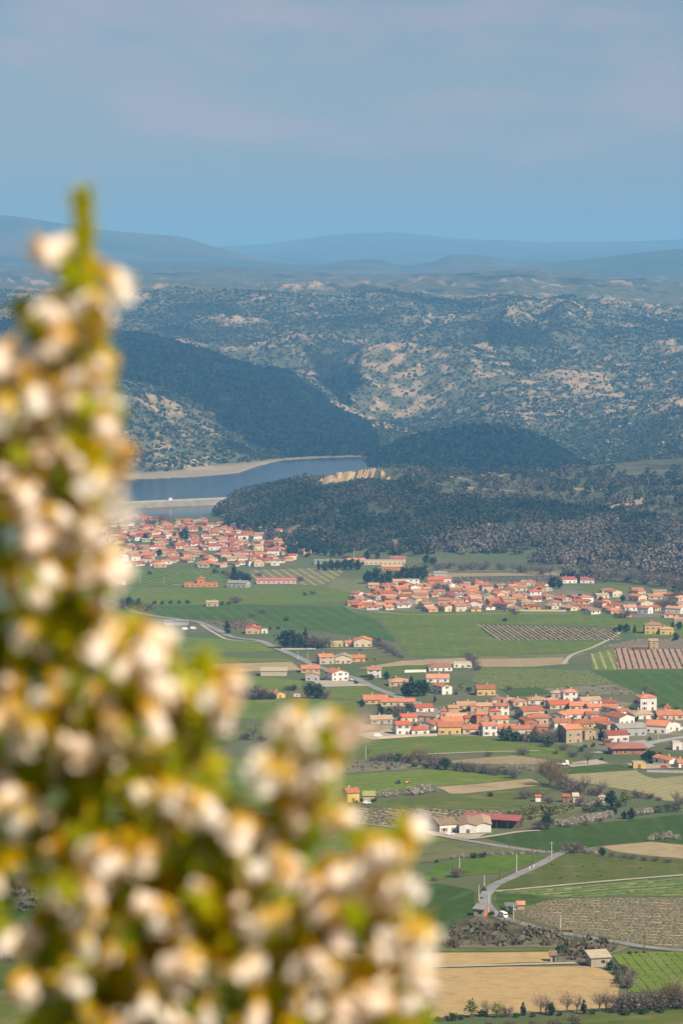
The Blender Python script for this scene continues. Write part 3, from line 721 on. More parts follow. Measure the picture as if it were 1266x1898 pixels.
vine_rows("greyish vines below the yellow mansion", (1130, 1198), (1190, 1186), 4, .9, 1.0, vm_grey, .1)
vine_rows("vine plot at the foot of the wood", (830, 1072), (900, 1078), 5, .9, 1.2, vm_grey, .1)
vine_rows("directly below the far town", (220, 1060), (300, 1082), 9, .4, 1.4, vm_green, .2)

asphalt = simple("asphalt", (.19, .185, .18), (.28, .265, .25), .12, .9, detail=6)
gravel = simple("pale_track", (.42, .36, .26), (.34, .29, .2), .2, .95)
concrete_yard = simple("concrete_yard", (.36, .34, .31), (.3, .285, .26), .15, .95)
def smooth_path(pts, k=6):
    P = [Vector((*p, 0)) for p in pts]; P = [P[0]] + P + [P[-1]]; out = []
    for i in range(1, len(P) - 2):
        for t in range(k):
            u = t / k
            out.append(.5 * ((2 * P[i]) + (P[i + 1] - P[i - 1]) * u + (2 * P[i - 1] - 5 * P[i] + 4 * P[i + 1] - P[i + 2]) * u * u + (3 * P[i] - P[i - 1] - 3 * P[i + 1] + P[i + 2]) * u ** 3))
    out.append(P[-2]); return out
def lane(name, pxs, width, mat_, label, off=.22, verge=None):
    c_ = smooth_path([ground_pt(*p) for p in pxs], 10)
    V, Fq = [], []
    for i, p in enumerate(c_):
        t = (c_[min(i + 1, len(c_) - 1)] - c_[max(i - 1, 0)]).normalized(); nrm = Vector((-t.y, t.x, 0))
        for s in (-1, 1): V.append(tuple(p + nrm * s * width / 2))
        if i: b0 = 2 * (i - 1); Fq.append((b0, b0 + 1, b0 + 3, b0 + 2))
    V = np.array(V); V[:, 2] = zp(V[:, 1]) + off
    me = mesh_np(name, V, np.array(Fq), [mat_])
    if me.polygons[0].normal.z < 0: me.flip_normals()
    o = obj(name, me); tag(o, label, None, None, "structure")
    if verge:
        V2 = []
        for i, p in enumerate(c_):
            t = (c_[min(i + 1, len(c_) - 1)] - c_[max(i - 1, 0)]).normalized(); nrm = Vector((-t.y, t.x, 0))
            for s in (-1, 1): V2.append(tuple(p + nrm * s * (width / 2 + verge)))
        V2 = np.array(V2); V2[:, 2] = zp(V2[:, 1]) + off - .02
        me2 = mesh_np("verge", V2, np.array(Fq), [FM['pasture']])
        if me2.polygons[0].normal.z < 0: me2.flip_normals()
        obj("verge", me2, o)
    return o
lane("road", [(1050, 1578), (1035, 1584), (1000, 1603), (950, 1626), (917, 1642), (901, 1660), (900, 1674), (910, 1688), (930, 1700), (955, 1709), (1000, 1721), (1045, 1731), (1090, 1738), (1140, 1746), (1200, 1756), (1262, 1762), (1340, 1768)], 3.9, asphalt, "grey winding asphalt road with the white van on it", verge=1.6)
lane("road", [(1050, 1578), (1020, 1580), (1000, 1579), (930, 1569), (880, 1561), (830, 1552), (790, 1543), (700, 1530), (560, 1515), (300, 1490)], 4.0, asphalt, "narrow lane running from the bend past the white barn", .2)
lane("road", [(60, 1090), (205, 1115), (255, 1136), (330, 1148), (366, 1153), (400, 1166), (425, 1179), (450, 1184), (482, 1188), (505, 1198), (545, 1215), (585, 1234), (620, 1246), (660, 1258), (690, 1273), (720, 1285), (752, 1297), (790, 1309), (815, 1322), (830, 1335)], 6.0, asphalt, "straight country road leading down into the near village", verge=1.5)
lane("path", [(560, 1806), (720, 1799), (813, 1793), (950, 1789), (1095, 1785)], 3.0, gravel, "pale farm track between the two sandy fields", .24)
lane("path", [(745, 1402), (800, 1398), (903, 1394), (1000, 1392)], 3.5, gravel, "pale track below the near village", .24)
lane("path", [(918, 1653), (1050, 1641), (1150, 1632), (1330, 1618)], 2.6, gravel, "straw-coloured headland track above the vineyard wedge", .26)
lane("path", [(372, 1158), (400, 1175), (425, 1186), (480, 1190)], 3, gravel, "pale dirt track beside the country road", .26)
lane("path", [(520, 1205), (580, 1204), (700, 1202)], 3, gravel, "pale drive in front of the hamlet trees", .26)
lane("road", [(1100, 1396), (1140, 1392), (1185, 1383), (1230, 1373), (1300, 1362)], 7, concrete_yard, "grey village street at the right edge of the near village", .25)
lane("path", [(320, 1084), (372, 1087), (460, 1086)], 4, gravel, "pale farm drive past the yellow farm", .26)
lane("path", [(1150, 1170), (1140, 1180), (1100, 1200), (1060, 1215), (1045, 1232)], 3, gravel, "pale dirt path along the striped vineyard", .26)
lane("path", [(790, 1543), (860, 1556), (960, 1543), (1000, 1540)], 3, gravel, "sandy path in front of the white barn", .27)
lane("path", [(640, 1125), (750, 1139), (900, 1138), (1060, 1138)], 2.5, gravel, "pale wall-foot track below the mid village", .26)
lane("path", [(700, 1052), (900, 1058), (1060, 1060)], 4, gravel, "pale lane at the foot of the wood", .26)
for nm, poly, lb in [("yard", [(1150, 1378), (1195, 1372), (1215, 1384), (1190, 1392), (1150, 1390)], "grey yard in front of the long grey-roofed hall"),
                     ("yard", [(575, 1262), (640, 1262), (690, 1272), (600, 1274)], "gravel yard in front of the hamlet barns"),
                     ("yard", [(1050, 1416), (1110, 1408), (1130, 1416), (1060, 1423)], "sandy building plot with an orange digger"),
                     ("yard", [(1160, 1416), (1300, 1418), (1300, 1424), (1190, 1426)], "pale yard around the flat beige box building"),
                     ("yard", [(660, 1362), (720, 1352), (760, 1366), (812, 1364), (690, 1372)], "pale building plot left of the front row"),
                     ("yard", [(780, 1540), (850, 1546), (900, 1546), (880, 1556), (800, 1550)], "pale yard in front of the white barn")]:
    tag(obj(nm, sheet(nm, [ground_pt(*p) for p in poly], .3, concrete_yard if "grey" in lb else gravel, wob=1)), lb, None, None, "structure")
VILL = [("near", [(690, 1345), (760, 1310), (820, 1308), (900, 1304), (1000, 1296), (1150, 1300), (1266, 1318), (1300, 1370), (1120, 1390), (1000, 1372), (900, 1364), (800, 1364)]),
        ("mid", [(640, 1130), (660, 1098), (760, 1080), (1000, 1080), (1266, 1105), (1290, 1148), (1100, 1140), (900, 1134)]),
        ("far", [(120, 955), (440, 962), (580, 985), (590, 1040), (560, 1054), (120, 1054)])]
vg = field_mat("village_gardens", (.2, .17, .12), (.13, .14, .06), (.26, .24, .21), sc=.05)
for nm, poly in VILL:
    if nm == "far": continue
    tag(obj("village_ground", sheet("village_ground", [ground_pt(*p) for p in poly], .02, vg, wob=2)), f"gardens and lanes between the {nm} village houses", None, None, "structure")
# ------------------------------------------------------------------ houses
def tile_mat(name, c1, c2):
    m, n, l, b = nmat(name)
    b.inputs["Roughness"].default_value = .9; b.inputs["Specular IOR Level"].default_value = .15
    c = mixrgb(n, l, ramp(n, l, noise(n, l, .35, 4, .65), .35, .65), c1, c2)
    c = mixrgb(n, l, ramp(n, l, noise(n, l, 1.6, 3, .6), .5, .8), c, tuple(x * .55 for x in c1))
    oi = n.new("ShaderNodeObjectInfo"); hsv = n.new("ShaderNodeHueSaturation")
    mr = n.new("ShaderNodeMapRange"); mr.inputs[3].default_value = .66; mr.inputs[4].default_value = 1.25
    l.new(oi.outputs["Random"], mr.inputs[0]); l.new(mr.outputs[0], hsv.inputs["Value"]); l.new(c, hsv.inputs["Color"]); l.new(hsv.outputs[0], b.inputs["Base Color"])
    return m
ROOF = {'o': tile_mat("orange_tiles", (.53, .21, .1), (.43, .15, .07)), 'r': tile_mat("red_tiles", (.46, .12, .06), (.38, .10, .05)), 's': tile_mat("salmon_tiles", (.52, .24, .15), (.44, .19, .12)),
        'p': tile_mat("peach_tiles", (.5, .29, .16), (.43, .23, .13)), 't': tile_mat("tan_tiles", (.42, .3, .18), (.35, .24, .14)), 'b': tile_mat("weathered_brown_tiles", (.3, .2, .14), (.24, .15, .1)),
        'g': tile_mat("grey_sheet_roof", (.3, .27, .23), (.25, .22, .18)), 'R': tile_mat("bright_red_sheet", (.42, .13, .115), (.35, .1, .09)), 'c': tile_mat("cream_roof", (.52, .43, .29), (.45, .37, .24)),
        'G': simple("teal_sheet", (.05, .3, .2), (.04, .24, .17), .5, .6), 'y': tile_mat("yellow_green_sheet", (.33, .33, .09), (.28, .28, .08)), 'f': tile_mat("old_red_tiles", (.36, .13, .09), (.29, .1, .07))}
ROOFN = {'o': "orange", 'r': "red", 's': "salmon", 'p': "peach", 't': "tan", 'b': "brown", 'g': "grey", 'R': "bright red", 'c': "cream", 'G': "teal", 'y': "yellow-green", 'f': "old red"}
def wmat(nm, c): return simple(nm, c, tuple(x * .86 for x in c), .3, .9, .06, spec=.1)
WALL = {'w': wmat("white_render", (.74, .7, .63)), 'c': wmat("cream_render", (.64, .52, .36)), 'y': wmat("yellow_render", (.62, .43, .15)), 'e': wmat("beige_render", (.5, .41, .3)), 'a': wmat("peach_render", (.6, .37, .22)),
        'g': wmat("grey_render", (.42, .4, .36)), 'R': wmat("brick_red", (.42, .15, .09)), 'n': wmat("stone_tan", (.44, .33, .2)), 'O': wmat("orange_render", (.56, .24, .09)), 'G': wmat("blue_grey_cladding", (.36, .37, .36)), 'd': wmat("brown_cladding", (.2, .12, .09))}
WALLN = {'w': "white", 'c': "cream", 'y': "yellow", 'e': "beige", 'a': "peach", 'g': "grey", 'R': "brick-red", 'n': "tan stone", 'O': "orange", 'G': "blue-grey", 'd': "brown"}
glass_m = simple("window_glass", (.035, .045, .055), None, rough=.15, spec=.5)
door_m = simple("painted_door", (.16, .1, .06), (.2, .13, .08), 2)
shut_m = simple("wooden_shutter", (.24, .14, .08), (.3, .2, .13), 2, rand=.3)
chim_m = simple("chimney_render", (.55, .42, .3), (.46, .34, .24), 2)
def unit_box(name, m):
    b_ = MB(); b_.box(-.5, .5, -.5, .5, -.5, .5); return b_.mesh(name, [m])
UB_WIN, UB_DOOR, UB_SHUT, UB_CHIM = unit_box("window", glass_m), unit_box("door", door_m), unit_box("shutter", shut_m), unit_box("chimney", chim_m)
frame_m = simple("window_surround", (.62, .56, .48))
_b = MB(); _b.box(-.62, -.5, -.5, .5, -.6, .6); _b.box(.5, .62, -.5, .5, -.6, .6); _b.box(-.5, .5, -.5, .5, .5, .6); _b.box(-.66, .66, -.9, .5, -.62, -.5)
UB_FRAME = _b.mesh("frame", [frame_m])

def house(px, py, wpx, d=None, h=None, rt='g', rc='o', wc='w', yaw=0, storeys=1, lod=1, name="house", win=True, chim=True, pitch=.31, p0=None, over=.36, w=None, door=True):
    """px, py: foot of the middle of the front wall in the photograph; wpx: its width there"""
    P = p0 if p0 is not None else at(px, py)
    ya = math.radians(yaw)
    if w is None: w = wpx / pxm(P.y)
    w = max(w, 2.2)
    if d is None: d = min(max(w * .95, 7), 12.5)
    if h is None: h = 2.7 * storeys + .15
    cxy = Vector((P.x, P.y, 0)) + Matrix.Rotation(ya, 3, 'Z') @ Vector((0, d / 2, 0))
    root = empty(name, (cxy.x, cxy.y, P.z if p0 is not None else height(cxy.x, cxy.y)), ya)
    X, Yd = w / 2, d / 2
    sink = -1.6
    mb = MB(); rf = MB()
    v = [(-X, -Yd, sink), (X, -Yd, sink), (X, Yd, sink), (-X, Yd, sink), (-X, -Yd, h), (X, -Yd, h), (X, Yd, h), (-X, Yd, h)]
    fs = [(0, 1, 5, 4), (1, 2, 6, 5), (2, 3, 7, 6), (3, 0, 4, 7)]
    T = .22
    if rt == 'g':       # ridge along the facade
        r_ = h + Yd * pitch
        v += [(-X, 0, r_), (X, 0, r_)]; fs += [(3, 7, 8, 4, 0)[1:4] if 0 else (7, 4, 8)[::-1], (5, 6, 9)]
        fs = [(0, 1, 5, 4), (1, 2, 6, 9, 5), (2, 3, 7, 6), (3, 0, 4, 8, 7)]
        o_ = over; ze = h - o_ * pitch
        for s in (-1, 1):
            a = [(-X - o_, s * (Yd + o_), ze + .03), (X + o_, s * (Yd + o_), ze + .03), (X + o_, 0, r_ + .03), (-X - o_, 0, r_ + .03)]
            a += [(p[0], p[1], p[2] + T) for p in a]
            f6 = [(0, 1, 2, 3), (7, 6, 5, 4), (0, 4, 5, 1), (2, 6, 7, 3), (1, 5, 6, 2), (3, 7, 4, 0)]
            rf.add(a, f6 if s > 0 else [tuple(reversed(f)) for f in f6])
        top = r_
    elif rt == 'f':     # gable end to the front
        r_ = h + X * pitch
        v += [(0, -Yd, r_), (0, Yd, r_)]
        fs = [(0, 1, 5, 8, 4), (1, 2, 6, 5), (2, 3, 7, 9, 6), (3, 0, 4, 7)]
        o_ = over; ze = h - o_ * pitch
        for s in (-1, 1):
            a = [(s * (X + o_), -Yd - o_, ze + .03), (s * (X + o_), Yd + o_, ze + .03), (0, Yd + o_, r_ + .03), (0, -Yd - o_, r_ + .03)]
            a += [(p[0], p[1], p[2] + T) for p in a]
            f6 = [(0, 1, 2, 3), (7, 6, 5, 4), (0, 4, 5, 1), (2, 6, 7, 3), (1, 5, 6, 2), (3, 7, 4, 0)]
            rf.add(a, f6 if s < 0 else [tuple(reversed(f)) for f in f6])
        top = r_
    elif rt == 'h':
        o_ = over; Xo, Yo = X + o_, Yd + o_; m_ = min(Xo, Yo); r_ = h + m_ * pitch
        rx, ry = max(Xo - m_, .01), max(Yo - m_, .01)
        ze = h + .02
        a = [(-Xo, -Yo, ze), (Xo, -Yo, ze), (Xo, Yo, ze), (-Xo, Yo, ze), (-Xo, -Yo, ze + T), (Xo, -Yo, ze + T), (Xo, Yo, ze + T), (-Xo, Yo, ze + T)]
        if Xo >= Yo:
            a += [(-rx, 0, r_ + T), (rx, 0, r_ + T)]
            rf.add(a, [(3, 2, 1, 0), (0, 1, 5, 4), (1, 2, 6, 5), (2, 3, 7, 6), (3, 0, 4, 7), (4, 5, 9, 8), (5, 6, 9), (6, 7, 8, 9), (7, 4, 8)])
        else:
            a += [(0, -ry, r_ + T), (0, ry, r_ + T)]
            rf.add(a, [(3, 2, 1, 0), (0, 1, 5, 4), (1, 2, 6, 5), (2, 3, 7, 6), (3, 0, 4, 7), (4, 5, 8), (5, 6, 9, 8), (6, 7, 9), (7, 4, 8, 9)])
        top = r_
        fs += [(4, 5, 6, 7)]
    elif rt == 's':     # single slope falling to the front
        r_ = h + d * pitch
        v[6] = (X, Yd, r_); v[7] = (-X, Yd, r_)
        o_ = over
        a = [(-X - o_, -Yd - o_, h - o_ * pitch + .03), (X + o_, -Yd - o_, h - o_ * pitch + .03), (X + o_, Yd + o_, r_ + o_ * pitch + .03), (-X - o_, Yd + o_, r_ + o_ * pitch + .03)]
        a += [(p[0], p[1], p[2] + T) for p in a]
        rf.add(a, [(3, 2, 1, 0), (4, 5, 6, 7), (0, 1, 5, 4), (1, 2, 6, 5), (2, 3, 7, 6), (3, 0, 4, 7)])
        top = r_
    else:               # flat with parapet
        rf.box(-X + .2, X - .2, -Yd + .2, Yd - .2, h - .5, h - .3)
        rf.box(-X - .03, X + .03, -Yd - .03, -Yd + .2, h + .002, h + .15); rf.box(-X - .03, X + .03, Yd - .2, Yd + .03, h + .002, h + .15)
        rf.box(-X - .03, -X + .2, -Yd + .2, Yd - .2, h + .002, h + .15); rf.box(X - .2, X + .03, -Yd + .2, Yd - .2, h + .002, h + .15)
        top = h
    obj("wall", mesh_py("wall", v, fs, [WALL[wc]]), root)
    roof = obj("roof", rf.mesh("roof", [ROOF[rc]]), root)
    if chim and lod >= 1 and rt in 'gfh':
        cz = top - .2
        o = obj("chimney", UB_CHIM, roof, ((R.uniform(-.3, .3) * X, .25 * Yd, cz + .5) if rt != 'f' else (.3 * X, R.uniform(-.4, .4) * Yd, cz + .3)), 0, (.7, .7, 1.7))
    if win:
        nst = max(1, int(round((h - .4) / 2.9)))
        def face(n_, L, org, ux, ang, st, dr):
            for s in range(st):
                for k in range(n_):
                    t = (k + .5) / n_ * L - L / 2
                    is_door = dr and s == 0 and k == n_ // 2
                    wz, hz_ = ((1.05, 2.1) if is_door else (1.65 + 2.9 * s, 1.25))
                    ww = 1.1 if lod >= 2 else 1.25
                    if is_door: ww = 1.3
                    p = Vector(org) + Vector(ux) * t; p.z = wz
                    wo = obj("door" if is_door else "window", UB_DOOR if is_door else UB_WIN, root, p, ang, (ww, .12, hz_))
                    if lod >= 2 and not is_door:
                        obj("frame", UB_FRAME, wo)
                        if R.random() < .5:
                            for q in (-1, 1):
                                obj("shutter", UB_SHUT, root, p + Vector(ux) * q * (ww * .66 + .33), ang, (.55, .14, hz_ + .1))
        nf = max(1, int(w / (3.6 if lod >= 2 else 4.5)))
        face(nf, w, (0, -Yd, 0), (1, 0, 0), 0, nst, door and lod >= 1)
        if lod >= 1:
            ns = max(1, int(d / 4.5))
            face(ns, d, (X, 0, 0), (0, 1, 0), math.pi / 2, nst, False)
            if lod >= 2: face(ns, d, (-X, 0, 0), (0, 1, 0), math.pi / 2, nst, False)
    root["_a"] = f"{wc}{rc}{rt}{nst if win else 1}"
    root["_px"] = float(px); root["_py"] = float(py)
    return root

def label_houses(hs, place, group, bands):
    """labels by wall, roof and place in the row counted from the left"""
    hs = sorted(hs, key=lambda o: -o["_py"])
    lo, hi = hs[-1]["_py"], hs[0]["_py"]
    rows_ = [[] for _ in range(bands)]
    for o in hs: rows_[min(bands - 1, int((hi + .01 - o["_py"]) / (hi - lo + .02) * bands))].append(o)
    rows_ = [r_ for r_ in rows_ if r_]
    for k, r_ in enumerate(rows_):
        r_.sort(key=lambda o: o["_px"])
        for i, o in enumerate(r_):
            a = o["_a"]
            rn = "front" if k == 0 else "back" if k == len(rows_) - 1 else ordinal(k)
            tag(o, f"{'two-storey ' if a[3] >= '2' else ''}{WALLN[a[0]]} house, {ROOFN[a[1]]} roof, {ordinal(i)} from left in {rn} row of {place}", "house", group)

NEAR = [  # px, py, width px, kwargs
 (1058, 1300, 29, dict(rc='s', storeys=2, rt='h', yaw=8)), (1033, 1293, 22, dict(rc='c', wc='e', rt='h')), (965, 1309, 29, dict(rc='s', wc='c', rt='h', yaw=15)), (996, 1306, 35, dict(rc='p', rt='h')), (1021, 1307, 24, dict(rc='t', rt='h', yaw=-8)),
 (1099, 1307, 42, dict(rc='t', yaw=18, d=10)), (1131, 1311, 28, dict(rc='r', wc='c')), (1149, 1321, 26, dict(rc='o', rt='f', yaw=35, d=11)), (1158, 1326, 26, dict(rc='o', yaw=20, h=2.6)),
 (1203, 1317, 34, dict(rc='o', h=7.6, rt='h', yaw=12, d=10)), (1184, 1316, 14, dict(rc='r', wc='e', h=4)), (1196, 1333, 44, dict(rc='t', yaw=12, rt='h')), (1244, 1334, 52, dict(rc='o', yaw=8, wc='c')), (1239, 1321, 11, dict(rc='r', wc='c', d=5)),
 (1040, 1314, 44, dict(rc='r', wc='c', yaw=10)), (1075, 1317, 40, dict(rc='o', yaw=-5)), (1106, 1319, 32, dict(rc='o', yaw=12, wc='c')), (990, 1332, 46, dict(rc='o', wc='e', yaw=20, storeys=2, h=4.6)), (998, 1342, 42, dict(rc='o', rt='h', wc='e', h=3.8)),
 (1034, 1334, 36, dict(rc='o', rt='f', yaw=-35, d=12)), (1080, 1332, 46, dict(rc='o', yaw=10)), (1099, 1333, 26, dict(rc='o', wc='c')), (1045, 1348, 36, dict(rc='o', yaw=8)), (1081, 1350, 44, dict(rc='o', wc='y', rt='h')),
 (1114, 1345, 34, dict(rc='r', yaw=12)), (1139, 1352, 34, dict(rc='o', wc='e', yaw=30, rt='f', d=11)), (1163, 1343, 40, dict(rc='o', yaw=35, rt='f', d=13, h=4.3)), (1174, 1364, 58, dict(rc='g', wc='G', yaw=14, d=14, h=4.6, chim=False, pitch=.22)),
 (1216, 1359, 44, dict(rc='o', yaw=-22, d=13, h=4.4)), (1250, 1355, 30, dict(rc='o', rt='f', yaw=25, d=13, h=4.4)), (1065, 1377, 36, dict(rc='o', wc='n', rt='g', yaw=22, h=7.6, d=10)), (1095, 1371, 27, dict(rc='s', wc='n', rt='f', yaw=30, h=5.0, d=11)),
 (1147, 1375, 44, dict(rc='r', yaw=12, d=9, h=4)), (1127, 1382, 14, dict(rc='r', wc='d', rt='h', h=2.6, d=4, win=False, chim=False)), (1167, 1398, 68, dict(rc='s', wc='R', rt='h', d=12, h=3.4, yaw=6, over=1.2, pitch=.25)),
 (1251, 1418, 28, dict(rc='o', rt='f', yaw=35, d=12)), (1266, 1424, 16, dict(rc='o', yaw=10)), (1257, 1390, 20, dict(rc='c', rt='x', h=4)), (1186, 1424, 25, dict(rc='c', wc='y', rt='x', h=2.8, d=6)),
 (1218, 1414, 13, dict(rc='G', wc='G', rt='f', h=2.2, d=5, win=False, chim=False)), (984, 1356, 26, dict(rc='o', wc='R', rt='f', h=6.2, d=9, yaw=18)), (968, 1361, 38, dict(rc='o', yaw=10)), (1008, 1358, 20, dict(rc='o', wc='O', h=3.4, d=6)),
 (708, 1342, 44, dict(rc='t', wc='e', d=10, yaw=6)), (748, 1362, 29, dict(rc='r', storeys=2, d=9, yaw=12, h=5.6)), (780, 1362, 36, dict(rc='r', yaw=10, rt='h', h=2.9)), (834, 1361, 46, dict(rc='o', wc='y', yaw=4, h=4.2)), (876, 1360, 38, dict(rc='o', wc='c', yaw=4)),
 (909, 1364, 30, dict(rc='o', h=5.8, yaw=14)), (893, 1363, 9, dict(rc='r', h=3.2, d=6)), (942, 1359, 36, dict(rc='o', wc='c', yaw=8)), (760, 1338, 32, dict(rc='r', wc='c', yaw=18)), (790, 1352, 36, dict(rc='o', rt='f', yaw=-28, d=13)), (788, 1336, 44, dict(rc='b', wc='e', yaw=-18, d=9)),
 (840, 1346, 44, dict(rc='o', yaw=8)), (848, 1338, 40, dict(rc='p', wc='a')), (841, 1326, 20, dict(rc='p', wc='a', h=4.4)), (823, 1329, 11, dict(rc='o', wc='a', h=3.4, d=5)), (894, 1342, 22, dict(rc='o', wc='O', storeys=2)), (874, 1340, 26, dict(rc='r', wc='a')),
 (928, 1342, 34, dict(rc='o', wc='c', yaw=6)), (788, 1320, 36, dict(rc='r', yaw=14)), (866, 1316, 38, dict(rc='p', wc='c', yaw=6)), (882, 1319, 20, dict(rc='s', wc='a', rt='f', d=9)), (901, 1317, 30, dict(rc='p', wc='a')), (918, 1327, 22, dict(rc='r', wc='e', rt='h')),
 (932, 1326, 27, dict(rc='o', storeys=2, yaw=10)), (924, 1305, 24, dict(rc='s', wc='c', rt='h')), (947, 1307, 28, dict(rc='s', rt='h', yaw=6)), (902, 1289, 38, dict(rc='o', wc='y', h=4.2, yaw=6)), (697, 1305, 50, dict(rc='o', wc='y', yaw=4)), (738, 1309, 68, dict(rc='o', wc='c', d=9)),
]
NH = []
for px, py, w_, kw in NEAR: NH.append(house(px, py, w_ * .93, lod=2, **kw))
label_houses(NH, "near village", "houses of the near village", 6)

